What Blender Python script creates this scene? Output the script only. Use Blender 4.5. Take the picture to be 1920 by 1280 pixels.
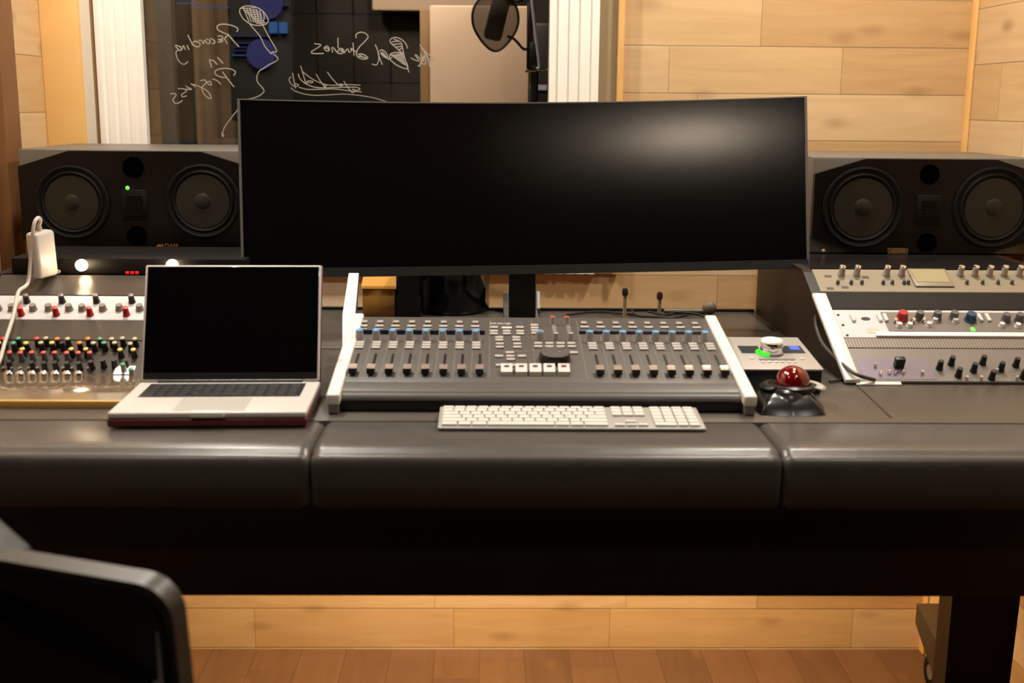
import bpy, bmesh, math, random
from mathutils import Vector, Matrix
random.seed(7)
for _o in list(bpy.data.objects): bpy.data.objects.remove(_o)
COL = bpy.context.scene.collection
SC = bpy.context.scene
R = math.radians

# ---------------------------------------------------------------- camera
F = 2200.0
PITCH, YAW, ROLL = R(11.5), 0.0175, 0.0085
CAM = Vector((0, 0, 1.27))
_f = Vector((math.sin(YAW)*math.cos(PITCH), math.cos(YAW)*math.cos(PITCH), -math.sin(PITCH)))
_r0 = Vector((math.cos(YAW), -math.sin(YAW), 0)); _u0 = _r0.cross(_f)
_r = _r0*math.cos(ROLL) + _u0*math.sin(ROLL); _u = _u0*math.cos(ROLL) - _r0*math.sin(ROLL)
cam_d = bpy.data.cameras.new('camera'); cam = bpy.data.objects.new('camera', cam_d); COL.objects.link(cam)
cam_d.sensor_width = 36; cam_d.lens = F*36/1920; cam_d.clip_start = .05
cam.matrix_world = Matrix(((_r.x, _u.x, -_f.x, CAM.x), (_r.y, _u.y, -_f.y, CAM.y), (_r.z, _u.z, -_f.z, CAM.z), (0, 0, 0, 1)))
cam_d.dof.use_dof = True; cam_d.dof.focus_distance = 2.55; cam_d.dof.aperture_fstop = 3.6
SC.camera = cam

# ---------------------------------------------------------------- world, exposure
w = bpy.data.worlds.new('world'); SC.world = w; w.use_nodes = True
w.node_tree.nodes['Background'].inputs[0].default_value = (.010, .008, .006, 1)
vs = SC.view_settings
vs.view_transform = 'Standard'; vs.look = 'None'; vs.gamma = 1; vs.use_curve_mapping = False
vs.exposure = 0.10
SC.cycles.max_bounces = 8; SC.cycles.transparent_max_bounces = 12
SC.cycles.caustics_reflective = False; SC.cycles.caustics_refractive = False
SC.cycles.sample_clamp_indirect = 4

# ---------------------------------------------------------------- room lights: ceiling downlights
WARM = (1.0, .925, .82)
def lamp(name, loc, power, size=.07, color=WARM, spot=None, blend=.6, aim=(0, 0, -1)):
    d = bpy.data.lights.new(name, 'SPOT' if spot else 'POINT')
    d.energy = power; d.color = color; d.shadow_soft_size = size
    if spot: d.spot_size = R(spot); d.spot_blend = blend
    o = bpy.data.objects.new(name, d); COL.objects.link(o); o.location = loc
    o.rotation_euler = Vector(aim).to_track_quat('-Z', 'Y').to_euler()
    return o
CEIL = 2.45
DOWNLIGHTS = [  # x, y, power, cone
    (.80, 2.52, 84, 160), (-.70, 2.47, 94, 160), (-.50, 1.80, 34, 150), (.62, 1.80, 34, 150),
    (1.0, .75, 24, 120), (-.9, .75, 22, 120), (-1.0, -2.4, 40, 130)]
FZ = -.245      # floor level below the desk datum

# ---------------------------------------------------------------- pixel helpers (measuring the photograph)
def ray(px, py): return _f + _r*((px-960)/F) - _u*((py-640)/F)
def at(px, py, Y=None, z=None, X=None, d=None):
    k = ray(px, py)
    t = d if d is not None else ((Y-CAM.y)/k.y if Y is not None else ((z-CAM.z)/k.z if z is not None else (X-CAM.x)/k.x))
    return CAM + k*t
def hit(px, py, M):
    Mi = M.inverted(); a = Mi @ CAM; k = Mi.to_3x3() @ ray(px, py)
    t = -a.z/k.z; return (a + k*t).xy

# ---------------------------------------------------------------- materials
def srgb(r, g, b):
    def c(v):
        v /= 255
        return v/12.92 if v <= .04045 else ((v+.055)/1.055)**2.4
    return (c(r), c(g), c(b), 1)
MATS = {}
def mat(name, col, rough=.5, metal=0, emit=None, estr=1, coat=0, noise=0, nscale=40, bump=0, spec=.5, alpha=1, trans=0):
    if name in MATS: return MATS[name]
    m = bpy.data.materials.new(name); m.use_nodes = True; nt = m.node_tree; b = nt.nodes['Principled BSDF']
    b.inputs['Base Color'].default_value = col; b.inputs['Roughness'].default_value = rough; b.inputs['Metallic'].default_value = metal
    b.inputs['Coat Weight'].default_value = coat; b.inputs['Specular IOR Level'].default_value = spec
    b.inputs['Alpha'].default_value = alpha; b.inputs['Transmission Weight'].default_value = trans
    if emit: b.inputs['Emission Color'].default_value = emit; b.inputs['Emission Strength'].default_value = estr
    if noise or bump:
        tc = nt.nodes.new('ShaderNodeTexCoord'); n = nt.nodes.new('ShaderNodeTexNoise'); n.inputs['Scale'].default_value = nscale; n.inputs['Detail'].default_value = 4
        nt.links.new(tc.outputs['Object'], n.inputs['Vector'])
        if noise:
            mx = nt.nodes.new('ShaderNodeMix'); mx.data_type = 'RGBA'; mx.blend_type = 'MULTIPLY'; mx.inputs[0].default_value = 1
            mr = nt.nodes.new('ShaderNodeMapRange'); mr.inputs['To Min'].default_value = 1-noise; mr.inputs['To Max'].default_value = 1+noise*.3
            nt.links.new(n.outputs['Fac'], mr.inputs['Value']); mx.inputs[6].default_value = col
            nt.links.new(mr.outputs['Result'], mx.inputs[7]); nt.links.new(mx.outputs[2], b.inputs['Base Color'])
        if bump:
            bp = nt.nodes.new('ShaderNodeBump'); bp.inputs['Strength'].default_value = bump; bp.inputs['Distance'].default_value = .002
            nt.links.new(n.outputs['Fac'], bp.inputs['Height']); nt.links.new(bp.outputs['Normal'], b.inputs['Normal'])
    MATS[name] = m; return m

def wood(name, ua, va, h, L, tones, rough=.45, voff=0.0, uoff=0.0, gap=.0022, grain=.35, knots=.5, bumpy=.3):
    """planks running along axis ua, stacked along axis va; every plank has its own tone"""
    m = bpy.data.materials.new(name); m.use_nodes = True; nt = m.node_tree; N = nt.nodes; b = N['Principled BSDF']
    def nd(t, **k):
        n = N.new(t)
        for a, v in k.items(): setattr(n, a, v)
        return n
    def mth(op, a, b_=None):
        n = nd('ShaderNodeMath', operation=op)
        for i, v in enumerate((a, b_)):
            if v is None: continue
            if isinstance(v, (int, float)): n.inputs[i].default_value = v
            else: nt.links.new(v, n.inputs[i])
        return n.outputs[0]
    tc = nd('ShaderNodeTexCoord'); sp = nd('ShaderNodeSeparateXYZ'); nt.links.new(tc.outputs['Object'], sp.inputs[0])
    U, V = sp.outputs[ua], sp.outputs[va]
    v = mth('DIVIDE', mth('ADD', V, voff), h); row = mth('FLOOR', v); fr = mth('FRACT', v)
    wv = mth('ADD', mth('DIVIDE', mth('ADD', U, uoff), L), mth('MULTIPLY', row, 7.31))
    v1 = nd('ShaderNodeTexVoronoi', voronoi_dimensions='1D', feature='F1'); v1.inputs['Scale'].default_value = 1; nt.links.new(wv, v1.inputs['W'])
    v2 = nd('ShaderNodeTexVoronoi', voronoi_dimensions='1D', feature='DISTANCE_TO_EDGE'); v2.inputs['Scale'].default_value = 1; nt.links.new(wv, v2.inputs['W'])
    sc = nd('ShaderNodeSeparateColor'); nt.links.new(v1.outputs['Color'], sc.inputs[0]); c = sc.outputs[0]
    ramp = nd('ShaderNodeValToRGB'); ramp.color_ramp.interpolation = 'LINEAR'
    els = ramp.color_ramp.elements
    while len(els) < len(tones): els.new(.5)
    for i, t in enumerate(tones): els[i].position = i/(len(tones)-1); els[i].color = t
    nt.links.new(c, ramp.inputs[0])
    # grain
    cb = nd('ShaderNodeCombineXYZ')
    nt.links.new(mth('ADD', mth('MULTIPLY', U, 1.6), mth('MULTIPLY', c, 37)), cb.inputs[0])
    nt.links.new(mth('ADD', mth('MULTIPLY', V, 14), mth('MULTIPLY', row, 3.7)), cb.inputs[1])
    nz = nd('ShaderNodeTexNoise'); nz.inputs['Scale'].default_value = 1.6; nz.inputs['Detail'].default_value = 6; nz.inputs['Distortion'].default_value = 1.4
    nt.links.new(cb.outputs[0], nz.inputs['Vector'])
    mr = nd('ShaderNodeMapRange'); mr.inputs['From Min'].default_value = .3; mr.inputs['From Max'].default_value = .7
    mr.inputs['To Min'].default_value = 1-grain; mr.inputs['To Max'].default_value = 1.0; nt.links.new(nz.outputs['Fac'], mr.inputs['Value'])
    mx = nd('ShaderNodeMix', data_type='RGBA', blend_type='MIX')
    dk = nd('ShaderNodeMix', data_type='RGBA', blend_type='MULTIPLY'); dk.inputs[0].default_value = 1
    nt.links.new(ramp.outputs[0], dk.inputs[6]); dk.inputs[7].default_value = (.62, .50, .36, 1)
    nt.links.new(mr.outputs[0], mx.inputs[0]); nt.links.new(dk.outputs[2], mx.inputs[6]); nt.links.new(ramp.outputs[0], mx.inputs[7])
    out = mx.outputs[2]
    if knots:
        cb2 = nd('ShaderNodeCombineXYZ')
        nt.links.new(mth('MULTIPLY', U, 2.2), cb2.inputs[0]); nt.links.new(mth('MULTIPLY', V, 5.0), cb2.inputs[1])
        kv = nd('ShaderNodeTexVoronoi', voronoi_dimensions='2D', feature='F1'); kv.inputs['Scale'].default_value = 1.25; nt.links.new(cb2.outputs[0], kv.inputs['Vector'])
        km = nd('ShaderNodeMapRange'); km.inputs['From Min'].default_value = .03; km.inputs['From Max'].default_value = .13
        km.inputs['To Min'].default_value = 1-knots; km.inputs['To Max'].default_value = 1; nt.links.new(kv.outputs['Distance'], km.inputs['Value'])
        m2 = nd('ShaderNodeMix', data_type='RGBA', blend_type='MIX'); m2.inputs[6].default_value = (.16, .075, .03, 1)
        nt.links.new(km.outputs[0], m2.inputs[0]); nt.links.new(out, m2.inputs[7]); out = m2.outputs[2]
    # gaps between planks
    e1 = mth('MINIMUM', fr, mth('SUBTRACT', 1.0, fr)); e1 = mth('MULTIPLY', e1, h); e2 = mth('MULTIPLY', v2.outputs['Distance'], L)
    e = mth('MINIMUM', e1, mth('MULTIPLY', e2, 1.6))
    gm = nd('ShaderNodeMapRange'); gm.inputs['From Max'].default_value = gap; gm.inputs['To Min'].default_value = .45; nt.links.new(e, gm.inputs['Value'])
    m3 = nd('ShaderNodeMix', data_type='RGBA', blend_type='MULTIPLY'); m3.inputs[0].default_value = 1
    nt.links.new(out, m3.inputs[6]); nt.links.new(gm.outputs[0], m3.inputs[7]); nt.links.new(m3.outputs[2], b.inputs['Base Color'])
    bp = nd('ShaderNodeBump'); bp.inputs['Strength'].default_value = bumpy; bp.inputs['Distance'].default_value = .003
    nt.links.new(mth('ADD', gm.outputs[0], mth('MULTIPLY', nz.outputs['Fac'], .15)), bp.inputs['Height']); nt.links.new(bp.outputs[0], b.inputs['Normal'])
    b.inputs['Roughness'].default_value = rough
    return m

WOODT = [srgb(190, 154, 108), srgb(206, 174, 128), srgb(216, 190, 152), srgb(196, 160, 112), srgb(226, 204, 172)]
M_wall = wood('wall_planks', 0, 2, .1183, .62, WOODT, voff=-1.2971+.1183*20, knots=.28)
M_wallside = wood('side_wall_planks', 1, 2, .137, .5, WOODT, voff=-1.373+.137*20)
M_floor = wood('floor_planks', 1, 0, .125, .9, [srgb(84, 58, 38), srgb(92, 65, 43), srgb(78, 54, 35), srgb(100, 73, 50)], rough=.5, voff=.03, gap=.0018, grain=.5, knots=.3)
M_post = mat('pine_post', srgb(226, 178, 108), .5, noise=.2, nscale=8)
M_brownpost = mat('brown_post', srgb(120, 78, 40), .6, noise=.3, nscale=9)
M_white = mat('white_paint', srgb(238, 232, 222), .45)
M_plaster = mat('cream_plaster', srgb(208, 200, 184), .8)
M_tan = mat('tan_paint', srgb(128, 98, 62), .6)
M_olive = mat('olive_plaster', srgb(140, 120, 88), .8)
M_ceil = mat('ceiling_paint', srgb(150, 135, 112), .9)
M_black = mat('black_plastic', srgb(14, 13, 13), .42)
M_gloss = mat('gloss_black', srgb(9, 8, 9), .08)
M_satin = mat('satin_black', srgb(22, 20, 19), .3)
M_leather = mat('black_leather', srgb(88, 83, 78), .31, noise=.25, nscale=30, bump=.25)
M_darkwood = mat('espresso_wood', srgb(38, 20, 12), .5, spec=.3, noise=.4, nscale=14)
M_desk = mat('charcoal_laminate', srgb(84, 78, 71), .30, noise=.1, nscale=20)
M_rackpanel = mat('rack_blank_metal', srgb(66, 60, 54), .33, metal=.3)
M_alu = mat('aluminium', srgb(205, 200, 194), .32, metal=.85)
M_alup = mat('pale_aluminium', srgb(168, 164, 158), .42, metal=.15)
M_trim = mat('white_trim', srgb(232, 227, 218), .35)
M_chrome = mat('chrome', srgb(235, 235, 235), .07, metal=1)
M_key = mat('white_key', srgb(214, 210, 202), .45)
M_darkkey = mat('dark_key', srgb(30, 28, 27), .5)
M_cons = mat('console_grey', srgb(84, 79, 74), .42, noise=.06, nscale=60)
M_cons2 = mat('console_dark', srgb(20, 19, 18), .3)
M_btn = mat('grey_button', srgb(172, 164, 158), .5)
M_btnl = mat('pale_button', srgb(208, 202, 195), .5)
M_knobg = mat('grey_knob', srgb(158, 151, 144), .45)
M_blue = mat('blue_cap', srgb(92, 150, 198), .4)
M_redcap = mat('red_cap', srgb(196, 58, 52), .4)
M_fader = mat('brown_chrome_cap', srgb(196, 180, 168), .22, metal=.6)
M_line = mat('pale_print', srgb(165, 158, 148), .6)
M_scrib = mat('navy_display', srgb(10, 13, 26), .15)
M_silver = mat('silver_face', srgb(116, 110, 105), .4, metal=.35)
M_cream = mat('cream_face', srgb(134, 123, 102), .5)
M_whiteface = mat('white_face', srgb(192, 189, 190), .45)
M_red = mat('red_plastic', srgb(168, 28, 34), .35)
M_ball = mat('red_ball', srgb(112, 1, 6), .10, spec=.8, coat=.6)
M_green = mat('green_cap', srgb(70, 140, 100), .45)
M_yellow = mat('yellow_cap', srgb(214, 190, 90), .45)
M_orange = mat('orange_cap', srgb(226, 120, 40), .45)
M_pale = mat('pale_cap', srgb(170, 165, 130), .45)
M_coral = mat('coral_cap', srgb(220, 74, 66), .45)
M_navy = mat('navy_knob', srgb(24, 52, 84), .4)
M_greyknob = mat('slate_knob', srgb(88, 86, 88), .4)
M_screen = mat('matte_screen', srgb(7, 5, 5), .155, spec=.5)
M_bezel = mat('bezel', srgb(24, 23, 22), .45)
M_lapscreen = mat('glossy_screen', srgb(6, 5, 6), .05)
M_lapalu = mat('laptop_aluminium', srgb(204, 199, 193), .45, metal=.1)
M_pad = mat('trackpad', srgb(180, 175, 169), .45, metal=0)
M_maroon = mat('maroon_shell', srgb(92, 34, 38), .35)
M_baffle = mat('baffle', srgb(13, 8, 8), .36, spec=.2)
M_cab = mat('speaker_cabinet', srgb(96, 90, 82), .42)
M_cone = mat('speaker_cone', srgb(33, 31, 25), .42, spec=.35)
M_rubber = mat('rubber', srgb(15, 13, 12), .6, spec=.15)
M_hole = mat('port_hole', srgb(2, 2, 3), .9, spec=0)
M_gold = mat('gold_print', srgb(190, 120, 50), .4, metal=.3)
M_brass = mat('dull_brass', srgb(98, 84, 56), .4, metal=.5)
M_whitep = mat('white_plastic', srgb(176, 171, 166), .35)
M_cable = mat('grey_cable', srgb(188, 180, 170), .5)
M_bcable = mat('black_cable', srgb(30, 28, 27), .5)
M_led_g = mat('green_light', srgb(20, 200, 20), .4, emit=(.10, .9, .03, 1), estr=2.5)
M_led_g2 = mat('green_ring', srgb(20, 160, 20), .4, emit=(.03, .55, .01, 1), estr=1.2)
M_led_r = mat('red_light', srgb(200, 0, 0), .4, emit=(.8, .01, .01, 1), estr=.6)
M_led_b = mat('blue_light', srgb(60, 80, 200), .4, emit=(.06, .10, .6, 1), estr=1.1)
M_bulb = mat('bulb_glow', srgb(255, 230, 200), .3, emit=(1, .72, .42, 1), estr=28)
M_meter = mat('lit_meter', srgb(240, 235, 225), .4, emit=(1, .95, .88, 1), estr=1.0)
M_cblue = mat('cyan_light', srgb(4, 26, 44), .4, emit=(.01, .09, .28, 1), estr=.55)
M_dblue = mat('deep_blue_light', srgb(8, 10, 30), .4, emit=(.012, .02, .16, 1), estr=.38)
M_foam = mat('dark_foam', srgb(42, 38, 33), .9, noise=.3, nscale=10)
M_curtain = mat('brown_curtain', srgb(100, 80, 60), .9, noise=.2, nscale=6)
M_pillar = mat('grey_panel', srgb(64, 59, 54), .8)
M_beige = mat('beige_fabric', srgb(205, 178, 154), .85, noise=.12, nscale=5)
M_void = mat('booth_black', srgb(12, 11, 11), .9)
M_mesh = mat('pop_filter_mesh', srgb(60, 52, 48), .9, alpha=.55, spec=.1)
M_steel = mat('bluish_steel', srgb(176, 176, 200), .35, metal=.1)
M_chairtop = mat('worn_leather', srgb(58, 52, 46), .42, noise=.2, nscale=12)
M_chairgloss = mat('chair_gloss', srgb(8, 7, 9), .12)
M_chairglint = mat('chair_reflection', srgb(176, 166, 158), .6)
M_goldwood = mat('amber_wood', srgb(232, 170, 84), .18, coat=.6, noise=.15, nscale=10)
M_board = mat('lacquered_board', srgb(134, 116, 94), .13, noise=.45, nscale=16, coat=.7)
M_boardedge = mat('board_edge', srgb(206, 160, 84), .4)
M_marker = mat('marker_ink', srgb(146, 140, 128), .9)
M_purple = mat('violet_face', srgb(118, 110, 122), .35, metal=.4)
M_lamp = mat('downlight_glow', srgb(255, 240, 220), .4, emit=(1, .82, .6, 1), estr=14)

# striped vent
M_vent = bpy.data.materials.new('vent_stripes'); M_vent.use_nodes = True
_nt = M_vent.node_tree; _b = _nt.nodes['Principled BSDF']; _w = _nt.nodes.new('ShaderNodeTexWave'); _t = _nt.nodes.new('ShaderNodeTexCoord')
_w.inputs['Scale'].default_value = 55; _w.wave_type = 'BANDS'; _w.bands_direction = 'X'
_nt.links.new(_t.outputs['Object'], _w.inputs['Vector']); _rm = _nt.nodes.new('ShaderNodeValToRGB')
_rm.color_ramp.elements[0].color = srgb(92, 84, 76); _rm.color_ramp.elements[1].color = srgb(142, 132, 122)
_nt.links.new(_w.outputs['Fac'], _rm.inputs[0]); _nt.links.new(_rm.outputs[0], _b.inputs['Base Color']); _b.inputs['Roughness'].default_value = .45; _b.inputs['Metallic'].default_value = .3

# glass pane: mostly see-through with a mirror-like sheen
M_glass = bpy.data.materials.new('window_glass'); M_glass.use_nodes = True; _nt = M_glass.node_tree
for _n in list(_nt.nodes):
    if _n.type != 'OUTPUT_MATERIAL': _nt.nodes.remove(_n)
_o = [n for n in _nt.nodes if n.type == 'OUTPUT_MATERIAL'][0]
_tr = _nt.nodes.new('ShaderNodeBsdfTransparent'); _gl = _nt.nodes.new('ShaderNodeBsdfGlossy'); _gl.inputs['Roughness'].default_value = .02
_tr.inputs[0].default_value = (.93, .94, .93, 1)
_fr = _nt.nodes.new('ShaderNodeFresnel'); _fr.inputs[0].default_value = 1.5; _mx = _nt.nodes.new('ShaderNodeMixShader')
_nt.links.new(_fr.outputs[0], _mx.inputs[0]); _nt.links.new(_tr.outputs[0], _mx.inputs[1]); _nt.links.new(_gl.outputs[0], _mx.inputs[2]); _nt.links.new(_mx.outputs[0], _o.inputs[0])

# ---------------------------------------------------------------- mesh builder
WL = {}   # world matrix of every empty
class MB:
    def __init__(s): s.bm = bmesh.new()
    def _add(s, verts, faces, M=None, smooth=True):
        vs_ = [s.bm.verts.new((M @ Vector(v)) if M else Vector(v)) for v in verts]
        for f in faces:
            try: s.bm.faces.new([vs_[i] for i in f]).smooth = smooth
            except ValueError: pass
        return s
    def box(s, x0, x1, y0, y1, z0, z1, M=None, bev=0, seg=2):
        V = [(x, y, z) for z in (z0, z1) for y in (y0, y1) for x in (x0, x1)]
        Fc = [(0, 2, 3, 1), (4, 5, 7, 6), (0, 1, 5, 4), (2, 6, 7, 3), (0, 4, 6, 2), (1, 3, 7, 5)]
        if not bev: return s._add(V, Fc, M)
        b = bmesh.new(); vv = [b.verts.new(v) for v in V]
        for f in Fc: b.faces.new([vv[i] for i in f])
        bmesh.ops.bevel(b, geom=b.edges[:], offset=bev, segments=seg, profile=.5, affect='EDGES')
        b.verts.index_update(); s._add([v.co[:] for v in b.verts], [[v.index for v in f.verts] for f in b.faces], M); b.free(); return s
    def prism(s, poly, a0, a1, axis='x', M=None):
        n = len(poly)
        def P(a, p):
            return (a, p[0], p[1]) if axis == 'x' else ((p[0], a, p[1]) if axis == 'y' else (p[0], p[1], a))
        V = [P(a0, p) for p in poly] + [P(a1, p) for p in poly]
        Fc = [tuple(range(n)), tuple(range(2*n-1, n-1, -1))] + [(i, i+n, (i+1) % n+n, (i+1) % n) for i in range(n)]
        return s._add(V, Fc, M)
    def lathe(s, prof, n=32, M=None):
        V = []; Fc = []
        for r_, z_ in prof:
            for k in range(n):
                a = 2*math.pi*k/n; V.append((r_*math.cos(a), r_*math.sin(a), z_))
        for j in range(len(prof)-1):
            for k in range(n):
                k2 = (k+1) % n; Fc.append((j*n+k, j*n+k2, (j+1)*n+k2, (j+1)*n+k))
        if prof[0][0] > 1e-6: Fc.append(tuple(range(n-1, -1, -1)))
        if prof[-1][0] > 1e-6: Fc.append(tuple((len(prof)-1)*n+k for k in range(n)))
        return s._add(V, Fc, M)
    def cyl(s, r0, r1, z0, z1, n=24, M=None): return s.lathe([(r0, z0), (r1, z1)], n, M)
    def tube(s, pts, r, n=8, M=None, sub=6):
        P = [Vector(p) for p in pts]
        if len(P) > 2 and sub > 1:
            Q = []
            for i in range(len(P)-1):
                a, b, c, d = P[max(i-1, 0)], P[i], P[i+1], P[min(i+2, len(P)-1)]
                for k in range(sub):
                    t = k/sub; Q.append(.5*((2*b)+(c-a)*t+(2*a-5*b+4*c-d)*t*t+(3*b-a-3*c+d)*t**3))
            P = Q+[P[-1]]
        V = []; Fc = []; nrm = None
        for i, p in enumerate(P):
            t = (P[min(i+1, len(P)-1)]-P[max(i-1, 0)]).normalized()
            if nrm is None: nrm = t.orthogonal().normalized()
            nrm = (nrm - t*nrm.dot(t)); nrm = nrm.normalized() if nrm.length > 1e-6 else t.orthogonal().normalized()
            bn = t.cross(nrm)
            for k in range(n):
                a = 2*math.pi*k/n; V.append(p+(nrm*math.cos(a)+bn*math.sin(a))*r)
        for i in range(len(P)-1):
            for k in range(n): Fc.append((i*n+k, i*n+(k+1) % n, (i+1)*n+(k+1) % n, (i+1)*n+k))
        Fc.append(tuple(range(n-1, -1, -1))); Fc.append(tuple((len(P)-1)*n+k for k in range(n)))
        return s._add(V, Fc, M)
    def grid(s, fn, nu, nv, M=None, closed_u=False):
        V = [fn(i/nu, j/nv) for j in range(nv+1) for i in range(nu+1)]
        Fc = [(j*(nu+1)+i, j*(nu+1)+i+1, (j+1)*(nu+1)+i+1, (j+1)*(nu+1)+i) for j in range(nv) for i in range(nu)]
        return s._add(V, Fc, M)
    def build(s, name, m, parent=None, kind=None, label=None, world=True, angle=38):
        me = bpy.data.meshes.new(name)
        if parent is not None and world:
            s.bm.transform(WL[parent.name].inverted())
        bmesh.ops.recalc_face_normals(s.bm, faces=s.bm.faces[:])
        s.bm.to_mesh(me); s.bm.free(); me.materials.append(m)
        try: me.set_sharp_from_angle(angle=R(angle))
        except Exception: pass
        o = bpy.data.objects.new(name, me); COL.objects.link(o)
        if parent is not None: o.parent = parent; WL[o.name] = WL[parent.name].copy()
        else: WL[o.name] = Matrix()
        if kind: o['kind'] = kind
        if label: o['label'] = label
        return o
def thing(name, label, cat, loc=(0, 0, 0), group=None, M=None):
    o = bpy.data.objects.new(name, None); COL.objects.link(o); o.empty_display_size = .05
    mw = M.copy() if M is not None else Matrix.Translation(Vector(loc))
    o.matrix_world = mw; WL[o.name] = mw
    o['label'] = label; o['category'] = cat
    if group: o['group'] = group
    return o
def tag(o, label, cat, group=None):
    o['label'] = label; o['category'] = cat
    if group: o['group'] = group
    return o
def inst(src, parent, Mloc, name=None):
    """place a copy of a part (mesh around its own origin) at world matrix Mloc under parent; src's children come along"""
    o = src.copy(); COL.objects.link(o); o.parent = parent
    o.matrix_local = WL[parent.name].inverted() @ Mloc; WL[o.name] = Mloc.copy()
    for c in src.children:
        d = c.copy(); COL.objects.link(d); d.parent = o; d.matrix_local = c.matrix_local
    return o
def proto(mb, name, m, *subs):
    """one part mesh around its own origin; used once for each placement, then the source is removed"""
    o = mb.build(name, m)
    for (sb, sn, sm) in subs:
        c = sb.build(sn, sm); c.parent = o
    return o
def drop(o):
    for c in list(o.children): bpy.data.objects.remove(c)
    bpy.data.objects.remove(o)
def place(src, parent, mats):
    for M in mats: inst(src, parent, M)
    drop(src)
T = Matrix.Translation
def Rx(a): return Matrix.Rotation(a, 4, 'X')
def Ry(a): return Matrix.Rotation(a, 4, 'Y')
def Rz(a): return Matrix.Rotation(a, 4, 'Z')
def Sc(x, y, z): return Matrix.Diagonal((x, y, z, 1))
def text(name, body, size, m, parent, M, label=None, shear=0, sx=1.0):
    cu = bpy.data.curves.new(name, 'FONT'); cu.body = body; cu.size = size; cu.align_x = 'CENTER'; cu.align_y = 'CENTER'; cu.extrude = .0002; cu.shear = shear
    tmp = bpy.data.objects.new(name, cu); COL.objects.link(tmp); bpy.context.view_layer.update()
    me = bpy.data.meshes.new_from_object(tmp.evaluated_get(bpy.context.evaluated_depsgraph_get())); bpy.data.objects.remove(tmp)
    me.materials.clear(); me.materials.append(m); o = bpy.data.objects.new(name, me); COL.objects.link(o); o.parent = parent
    o.matrix_local = WL[parent.name].inverted() @ M @ Sc(sx, 1, 1)
    if label: o['label'] = label
    return o

# ================================================================ the room
WY = 3.08; XL, XR = -1.135, 1.225
def struct(name, mb, m, parent=None): return mb.build(name, m, parent, kind='structure')
GX0, GX1 = at(272, 130, Y=WY).x, at(1032, 130, Y=WY).x      # glass opening
GZ0, GZ1 = .905, 2.12
struct('floor', MB().box(-2.6, 2.6, -3.3, WY+.15, FZ-.05, FZ), M_floor)
struct('ceiling', MB().box(-2.6, 2.6, -3.3, WY+.15, CEIL, CEIL+.05), M_ceil)
wb = MB()
wb.box(XL-.1, GX0, WY, WY+.12, FZ, CEIL).box(GX1, XR+.1, WY, WY+.12, FZ, CEIL).box(GX0, GX1, WY, WY+.12, FZ, GZ0).box(GX0, GX1, WY, WY+.12, GZ1, CEIL)
struct('wall_back', wb, M_wall)
struct('wall_left', MB().box(XL-.1, XL, 1.3, WY, FZ, CEIL), M_wallside)
struct('wall_right', MB().box(XR, XR+.1, 1.3, WY, FZ, CEIL), M_wallside)
M_dim = mat('rear_wall_paint', srgb(84, 62, 40), .8)
struct('wall_left_return', MB().box(-2.6, XL-.1, 1.3, 1.4, FZ, CEIL), M_dim)
struct('wall_right_return', MB().box(XR+.1, 2.6, 1.3, 1.4, FZ, CEIL), M_dim)
struct('wall_left_rear', MB().box(-2.7, -2.6, -3.3, 1.4, FZ, CEIL), M_dim)
struct('wall_right_rear', MB().box(2.6, 2.7, -3.3, 1.4, FZ, CEIL), M_dim)
struct('wall_rear', MB().box(-2.7, 2.7, -3.4, -3.3, FZ, CEIL), M_dim)
def X(px, py=130, Y=WY): return at(px, py, Y=Y).x
# trims on the back wall (all real boards, full height)
SILLB = at(560, 511, Y=WY-.03).z
struct('trim_1', MB().box(XL, X(159), WY-.03, WY, FZ, CEIL, bev=.003), M_post)
struct('trim_2', MB().box(X(159), X(177), WY-.012, WY, SILLB, CEIL), M_plaster)
struct('trim_3', MB().box(X(177), X(188), WY-.008, WY, SILLB, CEIL), M_tan)
struct('trim_4', MB().box(X(1120), X(1156), WY-.010, WY, SILLB, CEIL), M_olive)
struct('trim_5', MB().box(X(1156), X(1167), WY-.028, WY, SILLB, CEIL, bev=.002), M_post)
struct('trim_6', MB().box(X(1812), XR, WY-.035, WY, FZ, CEIL, bev=.003), M_post)
_ya = at(36, 240, X=XL+.03).y
struct('trim_7', MB().box(XL, XL+.034, _ya-.09, _ya, FZ, CEIL, bev=.002), M_brownpost)

# window: fluted casings, sill, pane, marker writing on the pane
wn = bpy.data.objects.new('window_1', None); COL.objects.link(wn); wn.location = (0, WY, 1.5); wn['kind'] = 'structure'; WL[wn.name] = T((0, WY, 1.5))
def casing(x0, x1, z0, z1):
    # moulded board: profile across x, extruded in z
    wdt = x1-x0; pr = [(0, 0), (0, .022), (.06, .026), (.13, .026), (.15, .016), (.19, .016), (.21, .024), (.36, .024), (.38, .014), (.42, .014), (.44, .022),
                       (.58, .022), (.60, .013), (.64, .013), (.66, .022), (.80, .022), (.83, .012), (.88, .012), (.90, .026), (1, .026), (1, 0)]
    return MB().prism([(x0+a*wdt, WY-.026*.45-b*.55) if 0 < b else (x0+a*wdt, WY) for a, b in pr], z0, z1, 'z')
cx0, cx1 = X(187), X(1121)
casing(cx0, GX0+.004, SILLB, GZ1+.1).build('casing', M_white, wn)
casing(cx1, GX1-.004, SILLB, GZ1+.1).build('casing', M_white, wn)
MB().box(GX0+.004, GX1-.004, WY-.026, WY, SILLB, GZ0+.012, bev=.003).build('sill', M_white, wn)
MB().box(GX0+.004, GX1-.004, WY-.026, WY, GZ1-.01, GZ1+.1, bev=.003).build('casing', M_white, wn)
MB().box(GX0, GX1, WY+.004, WY+.010, GZ0, GZ1).build('pane', M_glass, wn)

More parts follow.
